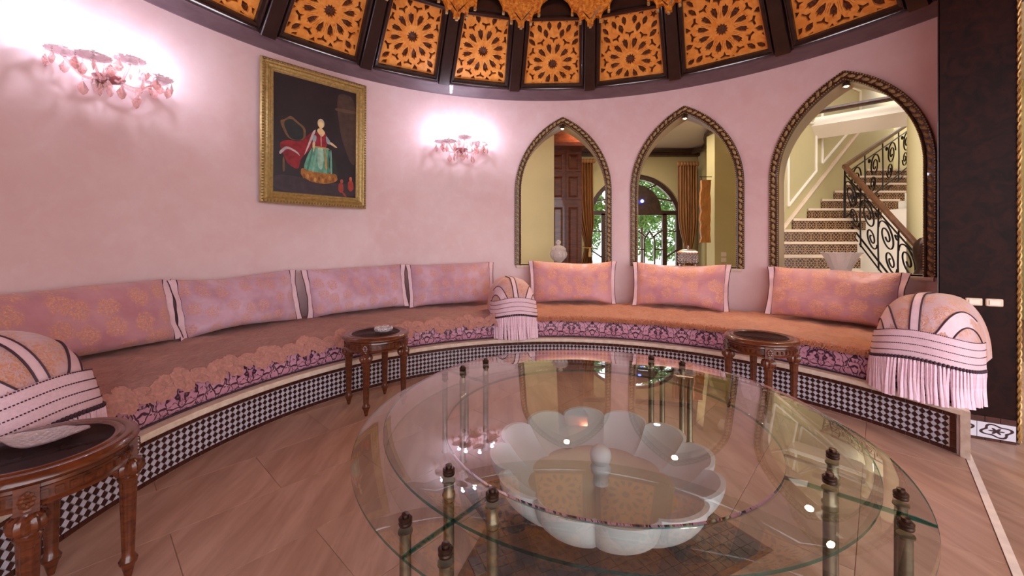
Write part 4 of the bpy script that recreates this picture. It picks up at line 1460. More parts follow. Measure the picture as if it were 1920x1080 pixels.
# shaggy edge of the other cover
tf = MB()
rr = random.Random(5)
for i in range(4200):
    a = rr.uniform(SPL + 0.5, BR_ - 1.2)
    v = rr.random()
    r = 2.243 + 0.05 * max(0, v - 0.55) / 0.45 * 2.0
    z = 0.438 + 0.034 * min(1, v / 0.55)
    p = Vector(P(a, r, z))
    al = rad(a)
    out = Vector((sin(al), cos(al), 0)); tan = Vector((cos(al), -sin(al), 0))
    d = (-out * rr.uniform(0.5, 1.1) + tan * rr.uniform(-0.5, 0.5) + Vector((0, 0, rr.uniform(-1.1, 0.15)))).normalized() * rr.uniform(0.014, 0.028)
    s = d.cross(Vector((0, 0, 1)))
    s = (s if s.length > 1e-4 else tan).normalized() * 0.005
    n2 = d.cross(s).normalized() * 0.005
    tf.add([p + s, p - s * 0.5 + n2, p - s * 0.5 - n2, p + d], [(0, 1, 3), (1, 2, 3), (2, 0, 3)])
tag(tf.build('shaggy_edge', M['plush_r'], cr), kind='stuff')

# ------------------------------------------------------------------ back cushions
def cushion(pl_, pr_, zb, zt, mat, label, seed, lean=0.0):
    rr = random.Random(seed)
    ph1 = [rr.uniform(0, 6) for _ in range(6)]
    pc, hwd = (pl_ + pr_) / 2, (pr_ - pl_) / 2
    zc, hh = (zb + zt) / 2, (zt - zb) / 2
    root = thing('back_cushion', P(pc, 3.25, zb), label, 'cushion', 'brocade back cushions on the bench')
    fl_deg = math.degrees(0.032 / 3.35)
    def surf(s, t, side):
        body = (hwd - fl_deg)
        ear = 1 + 0.05 * abs(s) ** 3
        wv = 1 - 0.018 * (1 - t * t)
        ph = pc + s * body * wv
        z = zc + hh * t * (0.90 + 0.10 * abs(s) ** 2.5) * 1.0 + 0.008 * sin(3 * s + ph1[0]) * t + lean * s
        T = 0.15 * max(0.0, (1 - abs(s) ** 3.4)) ** 0.6 * max(0.0, (1 - abs(t) ** (4.5 if t < 0 else 2.4))) ** 0.55
        T *= 1 + 0.05 * sin(4 * s + ph1[1]) + 0.06 * sin(5 * t + 2 * s + ph1[2])
        wr = 0.006 * sin(14 * s + 6 * t + ph1[3]) * abs(s * t) + 0.005 * sin(11 * t - 9 * s + ph1[4]) * abs(s)
        rc = 3.20 + 0.085 * (t + 1)
        return P(ph, rc - T + wr if side else rc + 0.62 * T, z)
    mb = MB()
    off = rr.uniform(0, 5)
    wm = rad(2 * hwd) * 3.3
    nrm = lambda q: (2 * q - 1)
    ez = lambda q: sin(nrm(q) * pi / 2) * 0.5 + nrm(q) * 0.5
    uvf = lambda u, v: (off + ez(u) * wm / 2, off + ez(v) * (zt - zb) / 2)
    mb.grid(lambda u, v: surf(ez(u), ez(v), True), 32, 18, 0, uvf)
    mb.grid(lambda u, v: surf(-ez(u), ez(v), False), 32, 18, 0, uvf)
    mb.build('cushion_body', mat, root, smooth=70)
    for sg in (-1, 1):
        A, B, A2, B2 = [], [], [], []
        n = 26
        for i in range(n + 1):
            t = -1.0 + 2.0 * i / n
            base = Vector(surf(sg, t * 0.985, True))
            w = fl_deg * (1 + 0.35 * abs(t) ** 3)
            phb = math.degrees(math.atan2(base.x, base.y))
            rb = math.hypot(base.x, base.y)
            q = rb + 0.012 * sin(t * 4 + ph1[5] + sg) - 0.012
            tip = P(phb + sg * w * 1.15, q, base.z)
            ba = P(phb - sg * 0.12, rb - 0.012, base.z)
            A.append(ba); B.append(tip)
            A2.append(P(phb - sg * 0.12, rb + 0.004, base.z)); B2.append(P(phb + sg * w * 1.15, q + 0.008, base.z))
        rb_ = MB()
        rb_.sweep([A, B, B2, A2, A])
        ro = rb_.build('side_ribbon', M['ribbon_pink'], root, smooth=60)
        for line in (A, B):
            pm = MB(); pm.tube(line, 0.0035, 6)
            pm.build('ribbon_piping', M['piping'], ro, smooth=60)
    return root
cushion(-84.2, -66.15, 0.475, 0.935, M['brocade_warm'], 'mauve brocade cushion behind the large tasselled bolster and lace-hemmed cover', 1, 0.0)
cushion(-66.0, -49.3, 0.475, 0.93, M['brocade'], 'mauve brocade cushion under the wall sconce and portrait corner', 2, 0.012)
cushion(-47.9, -29.6, 0.478, 0.962, M['brocade'], 'mauve brocade cushion directly below the gilt-framed portrait', 3, 0.012)
cushion(-29.0, -11.0, 0.478, 0.975, M['brocade'], 'mauve brocade cushion touching the narrow middle bolster, sconce above', 4, 0.008)
cushion(-2.8, 15.5, 0.478, 0.985, M['brocade_warm'], 'rose brocade cushion in front of the crystal jar', 5, 0.0)
cushion(19.4, 37.2, 0.478, 0.972, M['brocade_warm'], 'rose brocade cushion in front of the silver casket', 6, -0.004)
cushion(43.6, 61.4, 0.48, 0.972, M['brocade_warm'], 'rose brocade cushion in front of the cut crystal bowl', 7, -0.004)

# ------------------------------------------------------------------ bolsters with draped, fringed throws
tas = MB()
def tassel(u, v):
    a = 2 * pi * u
    r = 0.0058 + 0.0034 * v + 0.0016 * cos(4 * a + 2 * v) + 0.001 * sin(9 * a)
    if v < 0.06: r *= 0.75
    return (r * cos(a) * 1.15 + 0.004 * sin(v * 5) * v, r * sin(a) * 0.8, -0.24 * v)
tas.grid(tassel, 12, 10, closeu=True)
tas.add([(0, 0, 0)], [])
tassel_me = tas.mesh('tassel', M['fringe'], 60)
kn = MB(); kn.sphere((0, 0, 0.004), 0.0085, 8, 6, sc=(1, 0.9, 1.3))
knot_me = kn.mesh('tassel_knot', M['piping'], 60)
def bolster(ph, w, top, label, seed, depth=0.62, r0=2.192, fl=1.0, zt0=0.675, turn=0.0):
    rr = random.Random(seed)
    root = thing('bolster', P(ph, r0, 0.27), label, 'bolster', 'bolsters with fringed throws', pi - rad(ph) + turn)
    Hh = top - 0.484
    z0 = -0.27          # local z of the floor
    def zf(x, y):
        yy = (y + 0.30) / 0.30
        gx = max(0.0, 1 - abs(x / w) ** 3.0 - max(0.0, yy) ** 2.4) ** 0.5
        gy = 1.0
        bk = 1 - 0.10 * max(0.0, (-y - 0.2)) 
        return 0.484 + Hh * gx * gy * bk + 0.006 * sin(9 * x + seed) * gx * gy + z0
    mb = MB()
    def pt(u, v):
        x = w * sin((u - 0.5) * pi)
        if v < 0.6:
            y = -0.30 + 0.30 * sin((1 - v / 0.6) * pi / 2) * max(0.0, 1 - abs(x / w) ** 3.0) ** (1 / 2.4)
        else:
            y = -0.30 - (depth - 0.30) * (v - 0.6) / 0.4
        return (x, y, zf(x, y))
    mb.grid(pt, 36, 34, 0, lambda u, v: (u * pi * w + seed, v * 0.9))
    back = [(w * sin((i / 36 - 0.5) * pi), -depth, zf(w * sin((i / 36 - 0.5) * pi), -depth)) for i in range(37)]
    mb.add(back, [tuple(range(37))])
    mb.build('throw_cover', M['throw_cloth'], root, smooth=60, local=True)
    # striped ribbons over the top
    def strip(path, wd=0.022):
        L, R, Lm, Rm = [], [], [], []
        n = len(path)
        for i in range(n):
            a = Vector(path[max(0, i - 1)]); b = Vector(path[min(n - 1, i + 1)])
            d = (b - a); d.normalize()
            s = Vector((-d.y, d.x)) * wd
            p = Vector(path[i])
            q1, q2 = p + s, p - s
            lim = w * 0.97
            for lst, q in ((L, q1), (R, q2)):
                qx = max(-lim, min(lim, q.x)); qy = min(-0.30 + 0.298 * max(0.0, 1 - abs(qx / w) ** 3.0) ** (1 / 2.4), q.y)
                lst.append((qx, qy - 0.0, zf(qx, qy) + 0.006))
        mb = MB(); mb.sweep([L, [((a[0] + b[0]) / 2, (a[1] + b[1]) / 2 + 0.001, (a[2] + b[2]) / 2 + 0.003) for a, b in zip(L, R)], R])
        o = mb.build('throw_stripe', M['ribbon_pink'], root, smooth=60, local=True)
        for ln in (L, R):
            pm = MB(); pm.tube(ln, 0.0045, 5)
            pm.build('stripe_piping', M['piping'], o, smooth=60, local=True)
    N = 26
    fy = lambda x: -0.30 + 0.30 * max(0.0, 1 - abs(x / w) ** 2.6) ** 0.45
    strip([(0.0 + 0.02 * sin(i / N * 2), -0.004 - (depth - 0.06) * (i / N) ** 1.5) for i in range(N + 1)])
    for sg in (-1, 1):
        strip([(sg * (0.085 + (w * 0.93 - 0.085) * (i / N) ** 0.8), -0.012 - 0.30 * (i / N) ** 1.3) for i in range(N + 1)], 0.020)
    # woven band across the front
    ws = w * 1.06
    def outl(a):
        x = ws * sin(a)
        y = -0.30 + 0.315 * max(0.0, 1 - abs(x / ws) ** 3.0) ** (1 / 2.4)
        return x, y
    angs = [(-0.5 + i / 40) * pi * 0.96 for i in range(41)]
    zt = lambda x: zt0 - 0.055 * (x / w) ** 2 + z0
    zl = lambda x: zt0 - 0.165 - 0.05 * (x / w) ** 2 + z0
    rows = []
    nb = 13
    for j in range(nb):
        v = j / (nb - 1)
        row = []
        for a in angs:
            x, y = outl(a)
            pull = 0.022 * (1 - v) ** 1.5
            bump_ = 0.0035 * (1 if j % 3 == 1 else 0)
            row.append((x * (1 - 0.04 * (1 - v)), y - pull + 0.02 * v + bump_, zt(x) * (1 - v) + zl(x) * v))
        rows.append(row)
    mb = MB(); mb.sweep(rows)
    rows2 = [[(x * 0.985, y - 0.012, z) for x, y, z in r] for r in rows]
    mb.sweep(rows2)
    bo = mb.build('woven_band', M['band'], root, smooth=60, local=True)
    for j in (0, 3, 6, 9):
        pm = MB()
        rw = rows[j]
        for i in range(len(rw) - 1):
            for q in (0.0, 0.5):
                x = rw[i][0] * (1 - q) + rw[i + 1][0] * q; y = rw[i][1] * (1 - q) + rw[i + 1][1] * q; z = rw[i][2] * (1 - q) + rw[i + 1][2] * q
                pm.box((x, y + 0.002, z), (0.005, 0.004, 0.0045))
        pm.build('stitch_row', M['piping'], bo, local=True)
    # tassels
    acc = 0.0
    prev = None
    dense = [(-0.5 + i / 400) * pi * 0.955 for i in range(401)]
    for a in dense:
        x, y = outl(a)
        p = (x, y + 0.02)
        if prev is not None:
            acc += math.dist(p, prev)
        prev = p
        if acc >= 0.0165:
            acc = 0.0
            o = bpy.data.objects.new('tassel', tassel_me); COL.objects.link(o); o.parent = root
            o.location = (x, y + 0.022, zl(x) - 0.004)
            L = (zl(x) - 0.004 - (0.272 + z0) + rr.uniform(-0.004, 0.006)) * fl
            o.scale = (1.0, 1.0, L / 0.24)
            o.rotation_euler = (rad(rr.uniform(1, 6)), rad(rr.uniform(-2.5, 2.5)), rr.uniform(-0.5, 0.5))
            kq = bpy.data.objects.new('tassel_knot', knot_me); COL.objects.link(kq); kq.parent = root
            kq.location = (x, y + 0.023, zl(x) - 0.002)
    return root
bolster(SPL, 0.235, 0.845, 'narrow bolster with pale pink fringe dividing the bench, between cushions and arches', 1)
bolster(71.8, 0.243, 0.875, 'bolster with pink fringed throw at the bench end by the dark pier', 2, 0.52, r0=2.17, fl=1.04, turn=rad(14.5))
bolster(-95.0, 0.30, 0.85, 'bolster with pink fringed throw behind the side table with the glass dish', 3, 0.62)
# ------------------------------------------------------------------ carved side tables
def side_table(label):
    t = thing('side_table', (0, 0, 0), label, 'side table', 'round carved side tables')
    H = 0.545
    mb = MB()
    mb.lathe([(0.172, H - 0.006), (0.178, H - 0.001), (0.19, H), (0.198, H - 0.006), (0.205, H - 0.002), (0.222, H - 0.004), (0.233, H - 0.014), (0.236, H - 0.024), (0.228, H - 0.034), (0.222, H - 0.038), (0.172, H - 0.038)], 56)
    mb.build('table_rim', M['mahogany'], t, smooth=40, local=True)
    mb = MB(); mb.lathe([(0.0, H - 0.03), (0.174, H - 0.03), (0.174, H - 0.006), (0.0, H - 0.006)], 48)
    mb.build('inset_top', M['table_glass'], t, local=True)
    mb = MB()
    mb.lathe([(0.196, H - 0.036), (0.214, H - 0.036), (0.216, H - 0.05), (0.21, H - 0.056), (0.21, H - 0.092), (0.215, H - 0.098), (0.213, H - 0.106), (0.2, H - 0.108), (0.196, H - 0.108)], 56)
    ap = mb.build('apron', M['mahogany'], t, smooth=35, local=True)
    mb = MB()
    for i in range(44):
        a = 2 * pi * i / 44
        Mx = Matrix.Rotation(a, 3, 'Z')
        c = Mx @ Vector((0.2125, 0, H - 0.074))
        mb.box(c, (0.012, 0.018, 0.022), M=Mx)
        c = Mx @ Vector((0.218, 0, H - 0.074))
        mb.box(c, (0.006, 0.008, 0.012), M=Mx)
    mb.build('apron_carving', M['mahogany'], ap, local=True)
    mb0 = MB()
    prof = [(0.0, 0.0), (0.009, 0.0), (0.012, 0.012), (0.016, 0.03), (0.02, 0.045), (0.026, 0.055), (0.027, 0.065), (0.021, 0.075), (0.0175, 0.085), (0.0185, 0.1), (0.0255, 0.345), (0.027, 0.352), (0.03, 0.356), (0.031, 0.364), (0.026, 0.37), (0.034, 0.376), (0.041, 0.39), (0.042, 0.405), (0.036, 0.42), (0.026, 0.427), (0.023, 0.436), (0.028, 0.441), (0.027, 0.448)]
    def fl(j, a, r, z):
        if 0.09 < z < 0.35: return 1 - 0.13 * max(0, cos(a * 8)) ** 0.6
        if 0.374 < z < 0.424: return 1 + 0.09 * cos(a * 12)
        return 1.0
    mb0.lathe(prof, 48, (0, 0, 0), 0, fl)
    leg_me = mb0.mesh('leg', M['mahogany'], 35)
    bk = MB(); bk.box((0, 0, H - 0.073), (0.05, 0.05, 0.078))
    for i in range(8):
        a = pi * i / 4
        for s in (1,):
            bk.sphere((0.026, 0.011 * cos(a), H - 0.073 + 0.018 * sin(a)), 0.009, 6, 4, sc=(0.7, 1, 1))
    bk.sphere((0.027, 0, H - 0.073), 0.007, 6, 4)
    bk_me = bk.mesh('leg_block', M['mahogany'])
    for i in range(4):
        a = pi / 2 * i
        o = bpy.data.objects.new('leg', leg_me); COL.objects.link(o); o.parent = t
        o.location = (0.205 * cos(a), 0.205 * sin(a), 0)
        b = bpy.data.objects.new('leg_block', bk_me); COL.objects.link(b); b.parent = o
        b.rotation_euler = (0, 0, a)
    return t
t1 = side_table('carved mahogany side table holding the diamond-cut glass dish')
t2 = copy_tree(t1); t3 = copy_tree(t1)
t1.location = (-1.925, -0.455, 0); t1.rotation_euler = (0, 0, rad(43))
t2.location = (-1.41, 1.24, 0); t2['label'] = 'carved mahogany side table holding the small crystal ashtray'
t3.location = (1.40, 1.12, 0); t3.rotation_euler = (0, 0, rad(-19)); t3['label'] = 'carved mahogany side table with nothing on it'

# crystal pieces on the tables
ds = thing('glass_dish', (-1.95, -0.42, 0.5445), 'diamond-shaped cut glass dish on the side table', 'dish', None, rad(20))
mb = MB()
def dish(u, v, th=0.0):
    a = 2 * pi * u
    c, s = cos(a), sin(a)
    k = 1.0 / (abs(c) ** 1.25 + abs(s) ** 1.25) ** (1 / 1.25)
    r = 0.10 * v * k
    x, y = r * c * 1.15, r * s * 0.8
    z = 0.004 + 0.024 * (v ** 2) * (0.45 + 0.55 * abs(c) ** 3) - th
    return (x, y, z)
mb.grid(lambda u, v: dish(u, v), 64, 12, closeu=True)
mb.grid(lambda u, v: dish(1 - u, v, 0.004), 64, 12, closeu=True)
mb.build('dish_bowl', M['clear_crystal'], ds, smooth=50, local=True)
mb = MB()
for i in range(9):
    for j in range(9):
        x, y = (i - 4) * 0.02, (j - 4) * 0.015
        if abs(x) / 0.10 + abs(y) / 0.07 < 0.9:
            v = math.hypot(x / 0.12, y / 0.085)
            z = 0.007 + 0.013 * v * v
            mb.add([(x - 0.008, y, z), (x, y - 0.006, z), (x + 0.008, y, z), (x, y + 0.006, z), (x, y, z + 0.006)], [(0, 1, 4), (1, 2, 4), (2, 3, 4), (3, 0, 4)])
mb.build('cut_facets', M['clear_crystal'], ds, local=True)
at = thing('crystal_ashtray', (-1.36, 1.26, 0.5445), 'small crystal ashtray on the side table by the bench', 'ashtray')
mb = MB()
mb.lathe([(0.0, 0.006), (0.045, 0.008), (0.055, 0.028), (0.062, 0.030), (0.068, 0.022), (0.06, 0.006), (0.05, 0.0), (0.0, 0.0)], 40, (0, 0, 0), 0, lambda j, a, r, z: 1 + 0.07 * cos(a * 10) * (r > 0.05))
mb.build('ashtray_bowl', M['clear_crystal'], at, smooth=25, local=True)
mb = MB()
for i in range(10):
    a = 2 * pi * i / 10
    mb.sphere((0.062 * cos(a), 0.062 * sin(a), 0.026), 0.009, 6, 5)
mb.build('rim_facets', M['clear_crystal'], at, local=True)

# ------------------------------------------------------------------ round two-tier glass table
TB = thing('glass_table', (0, 0, 0), 'large round two-tier glass table on bronze posts over the fountain', 'table')
Z1, R1, Z2, R2, R3 = 0.502, 0.911, 0.439, 1.02, 0.672
def disc(prof_top, name, parent, a0=None, a1=None, n=128):
    """prof: list of (r, z, matslot of the strip after it)"""
    mb = MB()
    full = a0 is None
    k = n if full else n + 1
    aa = [2 * pi * i / n for i in range(n)] if full else [rad(a0 + (a1 - a0) * i / n) for i in range(n + 1)]
    vs = [(r * sin(a), r * cos(a), z) for r, z, m in prof_top for a in aa]
    b = mb.add(vs, [])
    for j in range(len(prof_top) - 1):
        fs = []
        for i in range(n):
            i2 = (i + 1) % k
            fs.append((j * k + i, j * k + i2, (j + 1) * k + i2, (j + 1) * k + i))
        mb.f += fs; mb.mi += [prof_top[j][2]] * len(fs)
    if not full:
        L = len(prof_top)
        for e in (0, n):
            mb.f.append(tuple(j * k + e for j in range(L - 1))); mb.mi.append(1)
    return mb.fix().build(name, [M['pane'], M['pane_edge']], parent, smooth=12)
disc([(0.0005, Z1, 0), (R1 - 0.04, Z1, 0), (R1, Z1 - 0.006, 1), (R1, Z1 - 0.015, 0), (R1 - 0.001, Z1 - 0.0152, 0), (0.0005, Z1 - 0.0152, 0)], 'upper_glass', TB)
SEAM = [-139.7, -49.5, 41.0, 131.0]
for i in range(4):
    a0 = SEAM[i]; a1 = SEAM[(i + 1) % 4] + (360 if i == 3 else 0)
    e = 0.12
    disc([(R3, Z2 - 0.001, 0), (R3 + 0.02, Z2, 0), (R2 - 0.04, Z2, 0), (R2, Z2 - 0.005, 1), (R2, Z2 - 0.013, 0), (R3, Z2 - 0.013, 1), (R3, Z2 - 0.001, 0)], 'lower_glass_segment', TB, a0 + e, a1 - e, 40)
def post(zg, pierce):
    mb = MB()
    pr = [(0.021, 0.0), (0.021, 0.006), (0.0165, 0.012)]
    if pierce:
        pr += [(0.0165, Z2 - 0.019), (0.02, Z2 - 0.018), (0.02, Z2 - 0.0135), (0.0165, Z2 - 0.0135), (0.0165, Z2 + 0.002), (0.02, Z2 + 0.003), (0.02, Z2 + 0.007), (0.016, Z2 + 0.012)]
    pr += [(0.0155, zg - 0.022), (0.02, zg - 0.020), (0.02, zg - 0.0155), (0.006, zg - 0.0155)]
    mb.lathe([(0.0, 0.0)] + pr, 20)
    cap = MB()
    cap.lathe([(0.0, zg + 0.001), (0.0175, zg + 0.001), (0.0185, zg + 0.006), (0.016, zg + 0.009), (0.0185, zg + 0.012), (0.0185, zg + 0.018), (0.014, zg + 0.022), (0.010, zg + 0.022), (0.010, zg + 0.030), (0.0, zg + 0.031)], 20)
    return mb.mesh('post', M['bronze'], 40), cap.mesh('post_cap', M['bronze_dark'], 40)
pi_m, pi_c = post(Z1, True)
po_m, po_c = post(Z2, False)
for s in SEAM:
    for r, da, mm, cc in ((0.798, 6.5, pi_m, pi_c), (0.956, 5.0, po_m, po_c)):
        for sg in (-1, 1):
            p = P(s + sg * da, r, 0)
            o = bpy.data.objects.new('post', mm); COL.objects.link(o); o.parent = TB; o.location = p
            c = bpy.data.objects.new('post_cap', cc); COL.objects.link(c); c.parent = o

# ------------------------------------------------------------------ scalloped stone fountain on a star of small tiles
FT = thing('fountain', (0, 0, 0), 'white scalloped stone fountain basin under the glass table', 'fountain')
mb = MB()
NP = 12
def scal(a): return abs(cos(a * NP / 2)) ** 0.55
def basin(u, v):
    a = 2 * pi * u
    s = scal(a)
    # v: 0 bottom centre outside -> 1 rim
    r = 0.14 + 0.315 * sin(v * pi / 2) ** 0.9
    r *= 1 + (0.12 * s - 0.05) * (0.35 + 0.65 * v)
    z = 0.045 + 0.235 * (1 - cos(v * pi / 2)) ** 0.8 + 0.018 * (s - 0.5) * v ** 4
    return (r * cos(a), r * sin(a), z)
mb.grid(basin, 192, 16, closeu=True)
def basin_in(u, v):
    a = -2 * pi * u
    s = scal(a)
    r = 0.438 * (1 - v) ** 0.6 + 0.0
    r *= 1 + (0.12 * s - 0.05) * (1 - 0.8 * v)
    z = 0.28 - 0.17 * (1 - (1 - v) ** 2.2) + 0.018 * (s - 0.5) * (1 - v) ** 4
    return (r * cos(a), r * sin(a), z)
mb.grid(basin_in, 192, 12, closeu=True)
rim0 = [basin(i / 192, 1.0) for i in range(192)]
rim1 = [basin_in(-i / 192, 0.0) for i in range(192)]
mb.sweep([rim0, rim1], closed_u=True)
mb.build('basin', M['stone_white'], FT, smooth=45)
mb = MB(); mb.lathe([(0.0, 0.118), (0.33, 0.150), (0.335, 0.156), (0.0, 0.150)], 64); mb.build('basin_floor', M['basin_stone'], FT, smooth=40)
mb = MB(); mb.lathe([(0.0, 0.0052), (0.19, 0.0052), (0.19, 0.02), (0.15, 0.03), (0.14, 0.05), (0.16, 0.075), (0.0, 0.08)], 48); mb.build('pedestal', M['stone_white'], FT, smooth=40)
mb = MB(); mb.lathe([(0.0, 0.10), (0.05, 0.105), (0.055, 0.118), (0.04, 0.13), (0.032, 0.165), (0.03, 0.19), (0.042, 0.20), (0.044, 0.222), (0.034, 0.23), (0.03, 0.236), (0.043, 0.25), (0.047, 0.272), (0.042, 0.294), (0.026, 0.311), (0.006, 0.317), (0.0, 0.315)], 32)
mb.build('spout', M['stone_white'], FT, smooth=60)
# star inlay
star = thing('mosaic_star', (0, 0, 0), 'dark star of small square tiles on the floor beneath the fountain', 'mosaic floor')
so, si = 0.665, 0.50
sp = [P(rad(1) * 0 + 17 + 22.5 * i, so if i % 2 == 0 else si, 0) for i in range(16)]
mb = MB(); mb.prism([(p[0], p[1]) for p in sp], lambda x, y, d: (x, y, d), 0.0003, 0.002); mb.build('star_bed', M['joint'], star)
mb = MB()
pol2 = [(p[0], p[1]) for p in sp]
g = 0.045
ca, sa_ = cos(rad(25)), sin(rad(25))
for i in range(-18, 19):
    for j in range(-18, 19):
        x, y = (i * ca - j * sa_) * g, (i * sa_ + j * ca) * g
        if inside((x * 1.04, y * 1.04), pol2) and math.hypot(x, y) > 0.16:
            mb.box((x, y, 0.003), (g - 0.003, g - 0.003, 0.003), rz=rad(25))
tag(mb.build('star_tiles', M['mosaic'], star), kind='stuff')

# ------------------------------------------------------------------ gilt-framed portrait
pa, pb = P(-53.9, 3.465, 0), P(-36.6, 3.465, 0)
e = (Vector(pb) - Vector(pa)); PWD = e.length; e.normalize()
nn = Vector((e.y, -e.x, 0))           # into the room
PZ0, PZ1 = 1.600, 2.985
PH = PZ1 - PZ0
def pf(x, y, d):
    p = Vector(pa) + e * x + nn * (d + 0.012 + 0.02 * y / PH)
    return (p.x, p.y, PZ0 + y)
pt = thing('portrait_painting', pf(PWD / 2, 0, 0), 'gilt-framed portrait of a lady in a green gown and red bodice', 'painting')
FW = 0.115
prof = [(0.0, 0.0), (0.0, 0.02), (0.012, 0.034), (0.026, 0.038), (0.034, 0.03), (0.042, 0.026), (0.06, 0.036), (0.078, 0.03), (0.088, 0.02), (0.094, 0.026), (0.104, 0.024), (FW, 0.012), (FW, 0.0)]
mb = MB()
rows = [[pf(i_, i_, d_), pf(PWD - i_, i_, d_), pf(PWD - i_, PH - i_, d_), pf(i_, PH - i_, d_)] for i_, d_ in prof]
mb.sweep(rows, closed_u=True)
frm = mb.build('frame', M['gilt'], pt)
def round_frame(ins, step, fn_):
    for (x0, y0), (x1, y1) in (((ins, ins), (PWD - ins, ins)), ((PWD - ins, ins), (PWD - ins, PH - ins)), ((PWD - ins, PH - ins), (ins, PH - ins)), ((ins, PH - ins), (ins, ins))):
        L = math.hypot(x1 - x0, y1 - y0); n = int(L / step)
        for i in range(n):
            w = (i + 0.5) / n
            fn_(x0 + (x1 - x0) * w, y0 + (y1 - y0) * w, abs(x1 - x0) > abs(y1 - y0))
mb = MB()
def flute_(x, y, hor):
    lx, ly = (0.0035, 0.021) if hor else (0.021, 0.0035)
    mb.add([pf(x - lx, y - ly, 0.026), pf(x + lx, y - ly, 0.026), pf(x + lx, y + ly, 0.026), pf(x - lx, y + ly, 0.026), pf(x, y, 0.044)], [(0, 1, 4), (1, 2, 4), (2, 3, 4), (3, 0, 4)])
round_frame(0.062, 0.0125, flute_)
mb.build('fluted_band', M['gilt'], frm)
mb = MB()
round_frame(0.02, 0.028, lambda x, y, h: mb.sphere(pf(x, y, 0.036), 0.011, 7, 5))
mb.build('leaf_edge', M['gilt_dark'], frm, smooth=60)
mb = MB()
round_frame(0.1, 0.011, lambda x, y, h: mb.sphere(pf(x, y, 0.026), 0.0045, 5, 4))
mb.build('bead_row', M['gilt'], frm, smooth=60)
mb = MB(); q = FW - 0.004
mb.prism([(q, q), (PWD - q, q), (PWD - q, PH - q), (q, PH - q)], pf, 0.002, 0.010)
cv = mb.build('canvas', plain('dark_oil_paint', (38, 30, 36), 0.45, 0, 0.35, 5), pt)
CW, CH = PWD - 2 * FW, PH - 2 * FW
def paint(name, pts, col, lay, var=0.25, sc=18):
    """flat painted shape; pts in canvas fractions (0..1 from the lower corner)"""
    mb = MB()
    for _ in range(2):
        np_ = []
        for i in range(len(pts)):
            a, b = pts[i], pts[(i + 1) % len(pts)]
            np_ += [(a[0] * 0.8 + b[0] * 0.2, a[1] * 0.8 + b[1] * 0.2), (a[0] * 0.2 + b[0] * 0.8, a[1] * 0.2 + b[1] * 0.8)]
        pts = np_
    mb.prism([(FW + x * CW, FW + y * CH) for x, y in pts], pf, 0.0095, 0.0102 + lay * 0.0003)
    return mb.build(name, plain(name + '_paint', col, 0.5, 0, var, sc), cv)
def blob(cx, cy, rx, ry, n=20, a0=0, k=0.0):
    return [(cx + rx * cos(a0 + 2 * pi * i / n) * (1 + k * sin(3 * i)), cy + ry * sin(a0 + 2 * pi * i / n)) for i in range(n)]
paint('painted_floor', [(0, 0), (1, 0), (1, 0.13), (0.6, 0.12), (0, 0.16)], (58, 46, 54), 0)
paint('painted_pillar', [(0.76, 0.97), (1, 0.95), (1, 0.3), (0.92, 0.33), (0.8, 0.55), (0.74, 0.82)], (72, 54, 46), 0)
paint('painted_ledge', [(0.72, 0.79), (1, 0.80), (1, 0.83), (0.72, 0.82)], (92, 74, 54), 1)
paint('painted_chair_rim', [(0.06, 0.60), (0.12, 0.62), (0.19, 0.665), (0.27, 0.62), (0.36, 0.58), (0.36, 0.47), (0.16, 0.45)], (112, 84, 52), 1)
paint('painted_chair_back', [(0.10, 0.595), (0.19, 0.64), (0.27, 0.60), (0.335, 0.565), (0.33, 0.47), (0.18, 0.455)], (34, 42, 44), 2)
paint('painted_drape', [(0.06, 0.41), (0.14, 0.45), (0.30, 0.45), (0.40, 0.53), (0.44, 0.56), (0.44, 0.42), (0.36, 0.35), (0.30, 0.30), (0.28, 0.20), (0.16, 0.24), (0.10, 0.33)], (138, 28, 40), 2, 0.4)
paint('painted_ermine', [(0.06, 0.34), (0.14, 0.40), (0.27, 0.36), (0.30, 0.32), (0.26, 0.345), (0.15, 0.38), (0.07, 0.31)], (176, 166, 168), 3)
paint('painted_shadow_skirt', [(0.50, 0.42), (0.70, 0.38), (0.78, 0.16), (0.60, 0.13)], (36, 48, 44), 2)
paint('painted_gown', [(0.44, 0.43), (0.56, 0.45), (0.66, 0.42), (0.64, 0.30), (0.66, 0.20), (0.56, 0.17), (0.40, 0.18), (0.33, 0.22), (0.38, 0.34)], (98, 164, 140), 3, 0.4, 14)
paint('painted_gown_light', [(0.50, 0.43), (0.57, 0.44), (0.58, 0.30), (0.55, 0.22), (0.50, 0.26)], (160, 206, 180), 4, 0.3, 14)
paint('painted_hem', [(0.31, 0.23), (0.42, 0.205), (0.60, 0.20), (0.74, 0.21), (0.76, 0.14), (0.60, 0.10), (0.42, 0.11), (0.30, 0.16)], (160, 106, 44), 4, 0.45, 30)
paint('painted_bodice', [(0.48, 0.57), (0.53, 0.55), (0.60, 0.57), (0.63, 0.50), (0.61, 0.43), (0.47, 0.43), (0.46, 0.50)], (146, 34, 48), 4, 0.35)
paint('painted_cloak_edge', [(0.44, 0.56), (0.48, 0.585), (0.47, 0.55), (0.40, 0.42), (0.34, 0.33), (0.36, 0.38)], (206, 190, 186), 5)
paint('painted_sleeve', [(0.44, 0.53), (0.49, 0.53), (0.48, 0.47), (0.44, 0.465)], (150, 172, 180), 5)
paint('painted_sleeve', [(0.60, 0.55), (0.66, 0.50), (0.66, 0.465), (0.61, 0.475)], (150, 172, 180), 5)
paint('painted_arm', [(0.44, 0.475), (0.475, 0.475), (0.46, 0.39), (0.44, 0.375)], (226, 196, 150), 5, 0.1)
